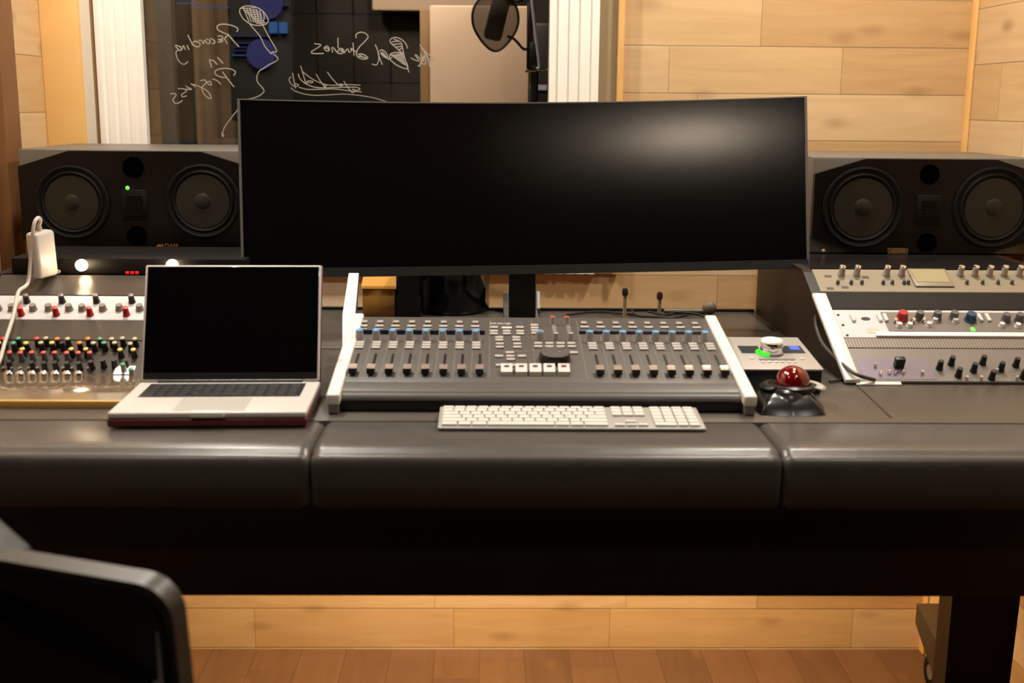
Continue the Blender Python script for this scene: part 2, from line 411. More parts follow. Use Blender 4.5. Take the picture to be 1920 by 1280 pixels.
# marker drawing: strokes as they stand on the glass (seen from behind, so mirrored)
def SA(*p): return [(300+a/7.385, b/7.385) for a, b in p]
def SB(*p): return [(300+a/7.385, 120+b/7.385) for a, b in p]
def SC_(*p): return [(520+a/6, 40+b/6) for a, b in p]
rec = [SA((1060, 440), (1078, 400), (1030, 365), (940, 340), (840, 335), (790, 365), (800, 410), (860, 445), (950, 480)),
       SA((945, 480), (1010, 560), (1092, 648)), SA((950, 485), (900, 520), (905, 560), (930, 610)),
       SA((795, 500), (850, 500), (870, 540), (800, 545), (870, 570), (820, 585), (795, 575)),
       SA((695, 530), (745, 555), (760, 590), (715, 605)), SA((640, 540), (690, 560), (680, 605), (640, 590), (620, 555), (600, 600)),
       SA((600, 610), (570, 560), (530, 560)), SA((380, 480), (420, 560), (450, 620), (530, 650), (550, 600), (480, 570), (450, 600)),
       SA((370, 625), (400, 690)), SA((350, 690), (320, 630), (300, 690), (270, 640)), SA((290, 650), (230, 630), (215, 640), (270, 700), (300, 680)),
       SA((260, 690), (220, 720), (235, 800), (280, 870), (340, 890), (385, 850)),
       SA((790, 790), (870, 878)), SA((680, 825), (715, 935)), SA((680, 830), (740, 840), (790, 895)),
       SB((1015, 160), (1045, 110), (980, 70), (870, 60), (770, 90), (765, 140), (840, 180), (930, 190)), SB((862, 105), (930, 200), (1025, 320)),
       SB((725, 205), (790, 230), (840, 280)), SB((650, 250), (690, 240), (710, 290), (670, 280), (650, 250)),
       SB((555, 235), (610, 220), (640, 250), (590, 310), (560, 330)), SB((420, 275), (520, 300), (580, 330), (660, 380), (710, 460), (680, 475), (610, 420), (575, 340)),
       SB((350, 300), (400, 330), (440, 350), (360, 350)), SB((245, 340), (330, 345), (365, 375), (300, 420), (310, 455), (370, 440)), SB((440, 280), (490, 320)),
       SB((140, 410), (210, 410), (215, 440), (180, 490), (190, 530), (240, 545), (310, 505))]
mic = [SA((1100, 170), (1110, 120), (1180, 85), (1290, 88), (1390, 130), (1460, 200), (1498, 290), (1440, 340), (1350, 352), (1250, 330), (1150, 260), (1100, 170)),
       SA((1240, 335), (1380, 500), (1450, 640), (1540, 750)), SA((1420, 345), (1500, 500), (1600, 670), (1608, 720), (1550, 720), (1540, 750))]
for k in range(9):
    a = 110+k*26; mic.append(SA((1125+k*28-(k > 6)*20, a), (1150+k*36, a+8+k), (1330+k*18, a-6+k*3)))
for k in range(7): mic.append(SA((1150+k*45, 100+k*8), (1190+k*42, 200+k*8), (1230+k*30, 300+k*4)))
mic.append(SA((1550, 730), (1600, 770), (1632, 810), (1600, 850), (1500, 900), (1420, 955)) + SB((1380, 90), (1340, 170), (1350, 250), (1400, 310), (1440, 370), (1400, 420), (1320, 462), (1180, 500), (1130, 560), (1020, 700), (900, 860), (862, 960), (862, 1010)))
mic.append(SB((850, 950), (875, 1010))); mic.append(SB((862, 955), (880, 1000)))
stu = [SC_((415, 250), (490, 265), (430, 310), (385, 340), (400, 362), (520, 362)), SC_((520, 300), (560, 275), (585, 320), (560, 335), (525, 305), (560, 300), (580, 325)),
       SC_((610, 290), (620, 350)), SC_((625, 290), (680, 355), (730, 360), (745, 320), (700, 305), (680, 345)), SC_((680, 185), (682, 300)), SC_((700, 320), (735, 345), (720, 310)),
       SC_((750, 360), (790, 310), (810, 350), (840, 315), (830, 300)), SC_((850, 240), (862, 385)), SC_((820, 310), (900, 345)),
       SC_((888, 190), (885, 150), (930, 122), (990, 135), (1020, 175), (980, 230), (920, 290), (890, 350), (900, 395), (960, 425), (1018, 412), (960, 370), (905, 372)), SC_((910, 390), (1000, 410)),
       SC_((925, 380), (1000, 420)), SC_((1100, 260), (1135, 350), (1140, 430), (1115, 490), (1060, 480)), SC_((1130, 360), (1180, 488)),
       SC_((1150, 340), (1170, 320), (1210, 340), (1240, 400), (1200, 400), (1160, 350), (1250, 425), (1290, 400)), SC_((1180, 340), (1240, 425)),
       SC_((1465, 305), (1450, 260), (1400, 205), (1330, 180), (1275, 200), (1275, 240), (1340, 300), (1420, 370)), SC_((1395, 240), (1430, 400), (1480, 575)),
       SC_((1290, 230), (1370, 220)), SC_((1300, 260), (1390, 250)), SC_((1310, 200), (1390, 230)), SC_((1330, 290), (1400, 280)), SC_((1360, 320), (1405, 300)),
       SC_((1260, 420), (1270, 370), (1330, 350), (1400, 370), (1470, 515), (1430, 530), (1340, 490), (1265, 430))]
for k in range(10): stu.append(SC_((1270+k*17, 370+k*13), (1290+k*17, 380+k*12), (1400+k*5, 366+k*14)))
stu += [SC_((1500, 410), (1560, 440), (1590, 440), (1545, 375)), SC_((1555, 370), (1610, 430), (1600, 500), (1580, 495)), SC_((1610, 370), (1640, 450), (1650, 380), (1670, 470), (1620, 470), (1640, 400)),
        SC_((1600, 260), (1680, 380), (1720, 520), (1760, 585), (1835, 582)), SC_((1620, 300), (1700, 370), (1770, 432), (1700, 425), (1640, 320))]
scr = [SC_((170, 580), (190, 690), (205, 755)), SC_((155, 625), (130, 650), (150, 700), (200, 735), (240, 715), (200, 700)), SC_((235, 590), (250, 640), (300, 690), (380, 730), (480, 748), (640, 745), (800, 740), (900, 745), (928, 765), (880, 778), (840, 760)),
       SC_((260, 500), (320, 700)), SC_((290, 570), (380, 640), (480, 690), (600, 718), (780, 710), (935, 718)), SC_((325, 700), (345, 670), (405, 680), (370, 692), (330, 690)),
       SC_((435, 590), (480, 670), (540, 740)), SC_((510, 720), (550, 712), (535, 745), (520, 730)), SC_((560, 570), (620, 650), (700, 725), (735, 715), (700, 700)), SC_((745, 670), (790, 740), (850, 805), (870, 760)),
       SC_((240, 740), (340, 765), (480, 765), (640, 760), (800, 780), (950, 795)), SC_((150, 745), (200, 785), (320, 820), (440, 832), (600, 825), (740, 818), (900, 830), (1060, 855), (1180, 888), (1255, 920), (1330, 960))]
def strokes(name, L, r):
    mb = MB()
    for st in L: mb.tube([at(a, b, Y=WY+.002) for a, b in st], r*.8, n=5, sub=4)
    for v in mb.bm.verts: v.co.y = WY+.0035 + (v.co.y-(WY+.002))*.25
    return mb.build(name, M_marker, wn)
strokes('marker_lettering', rec, .0017); strokes('marker_microphone_drawing', mic, .0015)
strokes('marker_lettering', stu, .0017); strokes('marker_underline', scr, .0014)

# ================================================================ the recording booth behind the glass
BY = 4.75
M_boothw = M_foam
bw = MB().box(-2.2, 2.2, BY, BY+.1, FZ, CEIL); struct('wall_booth_back', bw, M_foam)
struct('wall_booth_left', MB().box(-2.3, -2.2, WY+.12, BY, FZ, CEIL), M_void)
struct('wall_booth_right', MB().box(2.2, 2.3, WY+.12, BY, FZ, CEIL), M_foam)
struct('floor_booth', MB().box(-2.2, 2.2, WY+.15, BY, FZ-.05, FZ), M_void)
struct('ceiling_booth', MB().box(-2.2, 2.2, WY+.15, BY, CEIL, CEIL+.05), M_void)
def XY(px, Y, py=130): return at(px, py, Y=Y).x
tag(MB().box(XY(150, 4.3), XY(326, 4.3), 4.3, 4.36, FZ, 2.3, bev=.01).build('sound_absorber', M_pillar), 'dark grey upright panel behind the glass at the far left of the window', 'panel')
struct('trim_8', MB().box(XY(324, 4.6), XY(358, 4.6), 4.6, 4.62, FZ, CEIL), M_void)
mb = MB()
x0, x1 = XY(354, 4.2), XY(522, 4.2)
mb.grid(lambda u, v: (x0+(x1-x0)*u, 4.27+.006*math.sin(u*34)+.008*math.sin(u*9), FZ+.05+v*2.55), 90, 3)
o = mb.build('curtain', M_curtain); sm = o.modifiers.new('thick', 'SOLIDIFY'); sm.thickness = .006
tag(o, 'brown curtain hanging behind the glass, left of the blue lights', 'curtain')
# wedge foam sheet on the booth's back wall
mb = MB(); fx0, fx1 = XY(522, 4.66), XY(800, 4.66)
for i in range(4):
    for j in range(8):
        a0 = fx0+(fx1-fx0)*i/4; a1 = fx0+(fx1-fx0)*(i+1)/4; z0 = .3+j*.26; z1 = z0+.255
        mb.box(a0+.001, a1-.001, 4.71, BY, z0, z1+.004, bev=.003, seg=1)
tag(mb.build('foam_tiles', M_foam), 'dark square foam tiles covering the wall behind the curtain', 'acoustic foam')
tag(MB().box(XY(700, 4.6), XY(930, 4.6), 4.58, 4.66, at(750, 21, Y=4.6).z, 2.4, bev=.01).build('acoustic_baffle', M_beige), 'pale baffle hung high behind the tall beige panel', 'panel')
# beige gobo with brown edge
g = thing('sound_absorber', 'tall beige fabric-covered panel with brown wooden edge behind the glass', 'panel', (XY(890, 3.7), 3.7, FZ))
px0, px1 = XY(806, 3.66), XY(992, 3.66); gz = at(860, 10, Y=3.66).z
MB().box(px0, px1, 3.66, 3.72, FZ+.05, gz, bev=.008).build('fabric_face', M_beige, g)
MB().box(XY(788, 3.70), px0, 3.69, 3.74, FZ+.05, gz-.01, bev=.004).build('wooden_edge', M_tan, g)
MB().box(px0, px1, 3.64, 3.74, FZ, FZ+.05).build('base', M_void, g)
# dark gear stack at right
g = thing('flight_case', 'tall black equipment case behind the glass, right of the beige panel', 'case', (XY(1010, 3.9), 3.9, FZ))
cz = at(1010, 42, Y=3.85).z
MB().box(XY(986, 3.85), XY(1090, 3.85), 3.85, 4.1, FZ, cz, bev=.01).build('body', M_black, g)
MB().box(XY(994, 3.84), XY(1026, 3.84), 3.845, 3.85, at(0, 160, Y=3.84).z, at(0, 150, Y=3.84).z).build('metal_edge', M_steel, g)
# microphone stand with pop filter
S = 3.45
g = thing('microphone_stand', 'steel microphone stand with a dark clamp behind the glass', 'stand', (XY(1005, S), S, FZ))
mb = MB(); mb.tube([at(993, -40, Y=S-.03), at(1004, 60, Y=S-.03), at(1011, 122, Y=S-.03), at(1006, 129, Y=S-.03)], .0046, n=10); mb.build('boom_arm', M_steel, g)
pb = at(1002, 128, Y=S)
MB().tube([(pb.x, S, pb.z), (pb.x, S, FZ+.03)], .012, n=12, sub=1).build('pole', M_black, g)
MB().tube([at(985, 134, Y=S-.03), at(1005, 132, Y=S-.03), at(1028, 130, Y=S-.03)], .003, n=8).build('crossbar', M_chrome, g)
MB().lathe([(.14, 0), (.14, .02), (.03, .035), (.012, .05)], 32, M=T((pb.x, S, FZ))).build('base', M_black, g)
MB().box(at(992, 85, Y=S).x, at(1008, 85, Y=S).x, S-.02, S+.02, at(0, 124, Y=S).z+.01, at(0, 70, Y=S).z, bev=.006).build('clamp', M_black, g)
MB().box(at(988, 10, Y=S).x, at(1000, 10, Y=S).x, S-.012, S+.012, at(0, 122, Y=S).z, at(0, -5, Y=S).z, bev=.004).build('upper_arm', M_satin, g)
pf = thing('pop_filter', 'round black mesh pop filter on a bent arm, behind the glass', 'pop filter', at(930, 35, Y=S-.05))
c = at(929, 34, Y=S-.05); rr = 45/F*3.44
Mf = T(c) @ Rx(R(90)) @ Ry(R(12)) @ Rz(R(0))
mb = MB()
ring = [(rr*math.cos(a)*(.94), rr*math.sin(a)*1.02-(.018*max(0, -math.sin(a))**6), 0) for a in [2*math.pi*k/48 for k in range(49)]]
mb.tube(ring, .0035, n=8, M=Mf, sub=1); mb.build('hoop', M_black, pf)
mb = MB(); mb._add([(0, 0, 0)]+[tuple(p) for p in ring[:-1]], [(0, k+1, (k+1) % 48+1) for k in range(48)], Mf); o = mb.build('mesh', M_mesh, pf)
sm = o.modifiers.new('thick', 'SOLIDIFY'); sm.thickness = .0006
MB().tube([at(952, 68, Y=S-.05), at(965, 74, Y=S-.04), at(982, 92, Y=S-.02), at(992, 88, Y=S)], .004, n=8).build('gooseneck', M_black, pf)
mc = thing('studio_microphone', 'dark slab-shaped studio microphone behind the round pop filter', 'microphone', at(935, 20, Y=S+.03))
Mm = T(at(934, 26, Y=S+.03)) @ Ry(R(14))
MB().box(-.026, .026, -.02, .02, -.075, .09, M=Mm, bev=.012, seg=3).build('body', M_black, mc)
MB().box(-.024, .024, -.018, .018, .09, .15, M=Mm, bev=.01, seg=3).build('grille', M_satin, mc)
MB().tube([at(960, -15, Y=S+.03), at(968, 2, Y=S+.02), at(985, -5, Y=S+.01)], .006, n=8).build('mount', M_black, mc)
# blue reflections in the glass, built as glowing shapes in the booth
bl = thing('blue_reflections', 'dim blue reflections in the glass, modelled as glowing discs and bars behind it', 'reflection', (XY(490, 4.1), 4.12, 1.4))
Yb = 4.10
MB().box(XY(430, Yb+.02), XY(550, Yb+.02), Yb+.02, Yb+.08, 1.2, 1.9, bev=.01).build('housing', M_void, bl)
def disc(px, py, r, name, m, n=40):
    c = at(px, py, Y=Yb); MB().lathe([(r/F*4.05, 0), (r/F*4.05, .012)], n, M=T((c.x, Yb+.018, c.z)) @ Rx(R(90))).build(name, m, bl)
disc(499, 4, 30, 'reflected_disc', M_dblue); disc(489, 101, 27, 'reflected_disc', M_dblue)
for a, b in ((504, 519), (523, 538)):
    MB().box(XY(a, Yb, 46), XY(b, Yb, 46), Yb, Yb+.02, at(0, 57, Y=Yb).z, at(0, 36, Y=Yb).z).build('button', M_cblue, bl)
for a, b, yy in ((437, 460, 88), (445, 466, 80), (437, 460, 94), (434, 460, 103), (436, 505, 67), (366, 428, 13), (330, 372, 5), (460, 540, 9)):
    MB().box(XY(a, Yb, yy), XY(b, Yb, yy), Yb+.005, Yb+.02, at(a, yy+1.0, Y=Yb).z, at(a, yy-.6, Y=Yb).z).build('reflected_bar', M_dblue if b > 470 or a > 436 else M_cblue, bl)
lamp('booth_lamp', (-.15, 3.38, 2.3), 50, .06, (1, .84, .68), spot=140, aim=(.3, .5, -1))
lamp('booth_lamp_back', (-.9, 3.6, 2.35), 40, .08, (1, .84, .66))

# ================================================================ unseen spot lamp added before the desk for the glint in the monitor
sp_ = Vector((.585, .70, 1.845)); sd_ = (Vector((.45, 2.53, 1.20))-sp_).normalized()
t = thing('added_spot_lamp', 'added unseen black spot lamp hanging from the ceiling before the desk', 'lamp', (sp_.x, sp_.y, CEIL))
Ms_ = T(sp_) @ sd_.to_track_quat('-Z', 'Y').to_matrix().to_4x4()
MB().lathe([(.045, .0), (.046, .004), (.044, .09), (.02, .12), (0, .12)], 28, M=Ms_).build('lamp_head', M_black, t)
MB().lathe([(.040, .003), (0, .003)], 24, M=Ms_ @ T((0, 0, -.004))).build('lens', M_lamp, t)
MB().cyl(.006, .006, sp_.z+.05, CEIL, 10, M=T((sp_.x, sp_.y-.07, 0))).build('stem', M_black, t)
MB().cyl(.04, .04, CEIL-.02, CEIL, 24, M=T((sp_.x, sp_.y-.07, 0))).build('ceiling_rose', M_black, t)
lamp('added_spot_beam', sp_+sd_*.012, 1.15, .05, WARM, spot=30, blend=.7, aim=sd_)
# ================================================================ ceiling downlights
for i, (x, y, p, cone) in enumerate(DOWNLIGHTS):
    where = ['above the right loudspeaker', 'above the left loudspeaker', 'above the laptop and the left of the desk', 'above the right end of the mixing console', 'above the right of the room before the desk', 'above the left of the room before the desk', 'far behind the camera on the left'][i]
    d = thing('ceiling_downlight', 'round recessed ceiling downlight '+where, 'ceiling light', (x, y, CEIL), 'ceiling downlights')
    MB().lathe([(.085, -.004), (.085, 0), (.062, 0), (.062, -.006), (.085, -.004)], 32, M=T((x, y, CEIL))).build('trim_ring', M_white, d)
    MB().lathe([(0, -.0025), (.060, -.0025), (.060, -.001)], 24, M=T((x, y, CEIL))).build('diffuser', M_lamp, d)
    lamp('downlight_beam', (x, y, CEIL-.02), p, .055, WARM, spot=cone, blend=.5, aim=(.50-x, 2.53-y, 1.2-2.43) if cone == 28 else (0, 0, -1))

# ================================================================ the studio desk
DZ = .775
dk = thing('studio_desk', 'wide dark studio desk with padded leather front edge and sloped equipment bays', 'desk', (.08, 2.1, 0))
SPL = (-.262, .424)          # where the front pads meet
PY0, PY1 = 1.622, 1.80
def pad(x0, x1):
    mb = MB(); n = 26
    # cross-section: flat top, puffed front roll with a seam crease, flat front face
    pr = [(PY1, DZ-.05), (PY1, DZ-.003)]
    pr += [(PY1-.012, DZ+.001)]
    pr += [(PY0+.050, DZ+.0025), (PY0+.030, DZ+.0020), (PY0+.022, DZ-.0005), (PY0+.017, DZ-.0055), (PY0+.0145, DZ-.0060), (PY0+.012, DZ-.0042), (PY0+.007, DZ-.0058), (PY0+.003, DZ-.0100), (PY0+.0008, DZ-.0160), (PY0, DZ-.024), (PY0+.001, DZ-.080), (PY0+.012, DZ-.088), (PY1, DZ-.088)]
    m = len(pr)
    def fn(u, v):
        x = x0+(x1-x0)*u
        e = min(u, 1-u)*(x1-x0); q = max(0, 1-e/.014); k = 1-.0*q
        j = int(round(v*(m))) % m
        y, z = pr[j]; cy, cz = 1.71, DZ-.045
        s = 1-.14*q*q
        return (x, cy+(y-cy)*(1-.06*q*q), cz+(z-cz)*s)
    # finer sampling close to the ends
    us = sorted(set([0, .004/(x1-x0), .008/(x1-x0), .012/(x1-x0), .016/(x1-x0), .5, 1-.016/(x1-x0), 1-.012/(x1-x0), 1-.008/(x1-x0), 1-.004/(x1-x0), 1]))
    V = []; Fc = []
    for u in us:
        for j in range(m): V.append(fn(u, j/m))
    for i in range(len(us)-1):
        for j in range(m): Fc.append((i*m+j, i*m+(j+1) % m, (i+1)*m+(j+1) % m, (i+1)*m+j))
    Fc.append(tuple(range(m))); Fc.append(tuple((len(us)-1)*m+j for j in range(m)))
    mb._add(V, Fc); return mb
for a, b in ((-1.02, SPL[0]-.0015), (SPL[0]+.0015, SPL[1]-.0015), (SPL[1]+.0015, 1.16)):
    pad(a, b).build('padded_edge', M_leather, dk, angle=60)
MB().box(-1.02, 1.16, PY1, 2.82, DZ-.03, DZ, bev=.002).build('desktop', M_desk, dk)
# shallow step line with metal strip behind the laptop
sp = at(600, 653, z=DZ+.001)
MB().box(-.49, -.30, sp.y-.003, sp.y+.003, DZ, DZ+.003).build('metal_strip', M_alu, dk)
zA = at(900, 947, Y=1.66).z; zB = at(1000, 1115, Y=1.67).z
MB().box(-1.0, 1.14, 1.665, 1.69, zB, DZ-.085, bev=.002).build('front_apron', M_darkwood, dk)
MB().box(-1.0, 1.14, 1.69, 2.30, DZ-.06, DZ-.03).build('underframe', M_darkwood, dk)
MB().box(-1.0, 1.14, 2.78, 2.80, .66, DZ-.03).build('rear_rail', M_darkwood, dk)
# legs: end columns near the rear, foot rails, casters
for sx in (1, -1):
    xa, xb = (at(1776, 1150, Y=2.42).x, at(1914, 1130, Y=2.42).x)
    if sx < 0: xa, xb = .16-xb, .16-xa
    MB().prism([(xa, DZ-.03), (xb, DZ-.03), (xb-.02, FZ+.10), (xa, FZ+.10)], 2.40, 2.47, 'y').build('leg', M_darkwood, dk)
    ra = at(1719, 1131, Y=2.90).x if sx > 0 else .16-at(1719, 1131, Y=2.90).x
    rl, rh = (ra, ra+.10) if sx > 0 else (ra-.10, ra)
    zt_ = at(1740, 1131, Y=2.90).z
    MB().prism([(2.46, FZ+.05), (2.46, FZ+.11), (2.90, zt_), (2.90, zt_-.055), (2.72, FZ+.07)], rl, rh, 'x').build('foot_rail', mat('rail_brown', srgb(52, 40, 28), .5), dk)
    cxm = (rl+rh)/2
    for yy in (2.86,):
        MB().box(cxm-.016, cxm+.016, yy-.02, yy+.02, FZ+.07, (zt_-.05 if yy > 2.5 else FZ+.12), bev=.004).build('caster_fork', M_black, dk)
        MB().lathe([(.044, -.016), (.048, -.010), (.048, .010), (.044, .016)], 28, M=T((cxm-.004, yy-.01, FZ+.048)) @ Ry(R(90))).build('caster', M_rubber, dk)
        MB().lathe([(.020, -.017), (.020, .017)], 20, M=T((cxm-.004, yy-.01, FZ+.048)) @ Ry(R(90))).build('caster_hub', M_silver, dk)
t = thing('added_light_strip', 'added unseen warm light strip under the rear edge of the desk', 'light strip', (.08, 2.81, .70))  # unseen strip added to brighten the foot of the back wall
MB().box(-.85, 1.0, 2.803, 2.815, .690, .702).build('channel', M_alu, t)
MB().box(-.84, .99, 2.805, 2.813, .688, .690).build('diffuser', M_lamp, t)
for xx in (-.55, .08, .70):
    d_ = bpy.data.lights.new('added_strip_light', 'AREA'); d_.shape = 'RECTANGLE'; d_.size = .6; d_.size_y = .01; d_.energy = 9; d_.spread = R(150); d_.color = (1, .68, .35)
    o_ = bpy.data.objects.new('added_strip_light', d_); COL.objects.link(o_); o_.location = (xx, 2.816, .685); o_.rotation_euler = Vector((0, .40, -1)).to_track_quat('-Z', 'Y').to_euler()
# equipment bay frames: sloped top, side cheeks, white edge trims
RXL = -.492; RXR = at(1606, 718, z=DZ+.004).x
TH = R(25); RY0 = 2.06; CT, ST = math.cos(TH), math.sin(TH)
def rackM(x, y0=RY0): return T((x, y0, DZ+.003)) @ Rx(TH)
def bay(x0, x1, slen, inner, y0=RY0):
    a = (y0, DZ); b = (y0+slen*CT, DZ+slen*ST)
    def cheek(xa, xb, nm):
        MB().prism([a, (b[0], b[1]+.004), (2.80, b[1]+.004), (2.80, DZ)], xa, xb, 'x').build(nm, M_darkwood, dk)
    cheek(x0-.018, x0, 'bay_side'); cheek(x1, x1+.018, 'bay_side')
    MB().box(x0, x1, b[0]+.012, 2.80, b[1]-.012, b[1]+.004).build('bay_top', M_satin, dk)
    return b
# left bay
LX0 = -.992
SLT = hit(150, 517, rackM(0))[1]
bl_ = bay(LX0, RXL, SLT+.002, RXL)
# right bay
RX1 = RXR+.4826
br_ = bay(RXR, RX1, .376, RXR)
# white trim along the inner cheek of each bay (stops short of the top)
tl = hit(1545, 556, rackM(0))[1]
for xe, sgn, L in ((RXR-.018, 1, tl), (RXL, 1, .25)):
    M = rackM(xe)
    MB().box(-.002, .026, -.004, L, .0, .010, M=M, bev=.003).build('white_trim', M_trim, dk)
    MB().box(-.001, .018, L, (.36 if xe > 0 else SLT), .0, .004, M=M).build('bay_edge', M_black, dk)
sa_, sb2 = at(1607, 722, z=DZ+.001), at(1671, 782, z=DZ+.001)
dv = (sb2-sa_).normalized(); pv = Vector((-dv.y, dv.x, 0))*.0016
MB().prism([(p.x, p.y) for p in (sa_+pv, sb2+pv, sb2-pv, sa_-pv)], DZ-.001, DZ+.0006, 'z').build('desk_seam', M_black, dk)
MB().box(.018, .10, -.010, -.001, -.002, .004, M=rackM(RXR-.018), bev=.001).build('white_trim', M_trim, dk)
MB().box(-.47, RXR-.02, 2.806, 2.820, DZ, DZ+.006).build('rear_shade_strip', M_black, dk)  # black strip painting in the dark gap and shadow behind the desktop
MB().box(0, .018, -.0, SLT, 0, .006, M=rackM(LX0-.018)).build('bay_edge', M_black, dk)

# ---------------------------------------------------------------- rack units
def rack(name, label, cat, x0, s0, s1, face, depth=.05, group=None, y0=RY0, wd=.4826, bev=.0015):
    M = rackM(x0, y0) @ T((0, s0, 0))
    t = thing(name, label, cat, M=M, group=group)
    MB().box(.001, wd-.001, .0006, s1-s0-.0006, -.004, .003, M=M, bev=bev, seg=1).build('faceplate', face, t)
    return t, M
def sL(py, px=150): return hit(px, py, rackM(0))[1]
def sR(py, px=1750): return hit(px, py, rackM(0))[1]
def knobs(t, name, specs, x0, r=.007, h=.018, body=None, cap=None, capname='knob_cap', taper=.85, zoff=.003, prot=None, y0=RY0):
    """specs: list of (px, py) of the base centres; returns nothing; one mesh shared by all"""
    subs = []
    if cap is not None: subs = [(MB().lathe([(r*taper*1.02, h-.0025), (r*taper*1.02, h+.0012), (r*taper*.6, h+.002), (0, h+.002)], 16), capname, cap)]
    src = proto(MB().lathe([(r*1.12, 0), (r*1.12, h*.18), (r, h*.24), (r*taper, h), (0, h)], 18), name, body, *subs)
    Ms = []
    for (px, py) in specs:
        u = hit(px, py, rackM(0, y0)); Ms.append(rackM(0, y0) @ T((u[0], u[1], zoff)))
    place(src, t, Ms)
# left bay, bottom to top
sa, sb_, sc_, sd, se = sL(712), sL(640), sL(602), sL(556), sL(518)
sa = max(sa, 0.0)
t, M = rack('mixer_unit', 'crowded rack mixer with rows of small colour-capped knobs beside the laptop', 'audio mixer', LX0, sa, sb_, M_rackpanel)
KR = [(-.0, 0)]
def K8(x, y): return (x/5.817, 540+y/5.817+13)
rows = {
 'red_topped_knob': (M_black, M_redcap, [(60, 568), (425, 568)]),
 'orange_topped_knob': (M_black, M_orange, [(650, 572), (980, 570), (890, 615)]),
 'green_topped_knob': (M_black, M_green, [(225, 568), (1110, 572), (1155, 615), (170, 620)]),
 'yellow_topped_knob': (M_black, M_yellow, [(15, 620), (310, 618), (590, 615), (270, 684), (800, 684), (960, 684), (1475, 690), (1330, 690)]),
 'pale_topped_knob': (M_black, M_pale, [(525, 565), (1240, 572), (1355, 565), (470, 615), (1040, 618), (1270, 615), (1440, 625), (1490, 572), (760, 572)]),
 'coral_topped_knob': (M_greyknob, M_coral, [(130, 720), (250, 722), (370, 720), (500, 722), (620, 722), (750, 724), (875, 724), (1000, 722), (10, 722)]),
 'black_knob': (M_black, None, [(120, 815), (370, 825), (500, 830), (620, 825), (750, 830), (880, 830), (1010, 815), (700, 610), (1140, 800), (1260, 800), (1380, 805)]),
 'teal_topped_knob': (M_knobg, M_green, [(1360, 850), (1450, 905)]),
}
for nm, (bd, cp, L) in rows.items():
    knobs(t, nm, [K8(a, b) for a, b in L], 0, r=.0052, h=.017, body=bd, cap=cp)
src = proto(MB().lathe([(.0092, 0), (.0096, .004), (.0090, .008), (.007, .0112), (.004, .0128), (0, .0132)], 22), 'chrome_knob', M_chrome)
place(src, t, [rackM(0) @ T((*hit(40+i*21.8, 709, rackM(0)), .003)) for i in range(-1, 6)])
knobs(t, 'chrome_button', [(8+i*16, 696) for i in range(11)], 0, r=.0035, h=.006, body=M_silver)
for px in (222, 242):
    u = hit(px, 702, rackM(0)); MB().box(-.008, .008, -.012, .012, .003, .005, M=rackM(0) @ T((u[0], u[1]+.008, 0)), bev=.001, seg=1).build('lit_meter', M_meter, t)
rack('blank_panel', 'blank grey rack panel between the colourful mixer and the white preamp', 'rack panel', LX0, sb_, sc_, M_rackpanel)
t, M = rack('preamp_unit', 'white-faced rack preamp with four red and four black knobs', 'preamp', LX0, sc_, sd, M_whiteface)
knobs(t, 'red_knob', [(x, 593) for x in (-22, 41, 106.6, 170, 238, 302)], 0, r=.0062, h=.017, body=M_red, cap=M_redcap)
knobs(t, 'black_knob', [(x, 569) for x in (-12, 51.6, 117.8, 182, 248.4, 312)], 0, r=.0062, h=.017, body=M_navy if False else M_black, cap=M_silver)
knobs(t, 'grey_knob', [(x, 583) for x in (-2, 24, 63.6, 92.8, 130.6, 155.6, 194, 225, 263, 290)], 0, r=.0072, h=.012, body=mat('taupe_knob', srgb(128, 118, 110), .5))
rack('blank_panel', 'glossy grey blank rack panel above the white preamp, reflecting a lamp', 'rack panel', LX0, sd, SLT, mat('glossy_blank', srgb(70, 65, 60), .27, metal=.35))
# upright unit on top of the left bay with two glowing lamps and a red readout
yb = bl_[0]+.004; zt = bl_[1]+.005
t = thing('power_conditioner', 'black rack unit with two glowing bulbs and red digits below the left loudspeaker', 'rack unit', (-.74, yb, zt))
ztop = at(200, 484, Y=yb).z
MB().box(LX0+.02, RXL-.006, yb, yb+.2, zt, ztop, bev=.003).build('housing', mat('deep_black', srgb(12, 9, 9), .5, spec=.2), t)
for px in (153, 323):
    c = at(px, 497, Y=yb-.012)
    b_ = MB().lathe([(0, .016), (.007, .014), (.0115, .006), (.0118, 0), (.009, -.008), (.006, -.010)], 20, M=T((c.x, yb-.010, c.z)) @ Rx(R(90))).build('bulb', M_bulb, t)
    lamp('bulb_light', (c.x, yb-.04, c.z+.004), .13, .012, (1, .76, .5))
for px in (239, 248, 257):
    c = at(px, 511, Y=yb); MB().box(c.x-.0035, c.x+.0035, yb-.0015, yb, c.z-.003, c.z+.003, bev=.0007, seg=1).build('red_digit', M_led_r, t)
for px in (360, 385, 110):
    c = at(px, 509, Y=yb); MB().lathe([(.004, 0), (.004, .004)], 12, M=T((c.x, yb, c.z)) @ Rx(R(90))).build('button', M_knobg, t)
# lacquered board lying in front of the left bay
zb0 = at(60, 712, Y=RY0-.02)
t = thing('lacquered_board', 'glossy brown board with pale edge lying in front of the colourful mixer', 'board', (-.8, 1.95, DZ))
b0 = at(20, 752, z=DZ+.012).y
MB().box(-1.0, -.545, b0+.010, RY0-.006, DZ, DZ+.012, bev=.002).build('top', M_board, t)
MB().box(-1.0, -.545, b0, b0+.010, DZ, DZ+.0125, bev=.001).build('edge_band', M_boardedge, t)
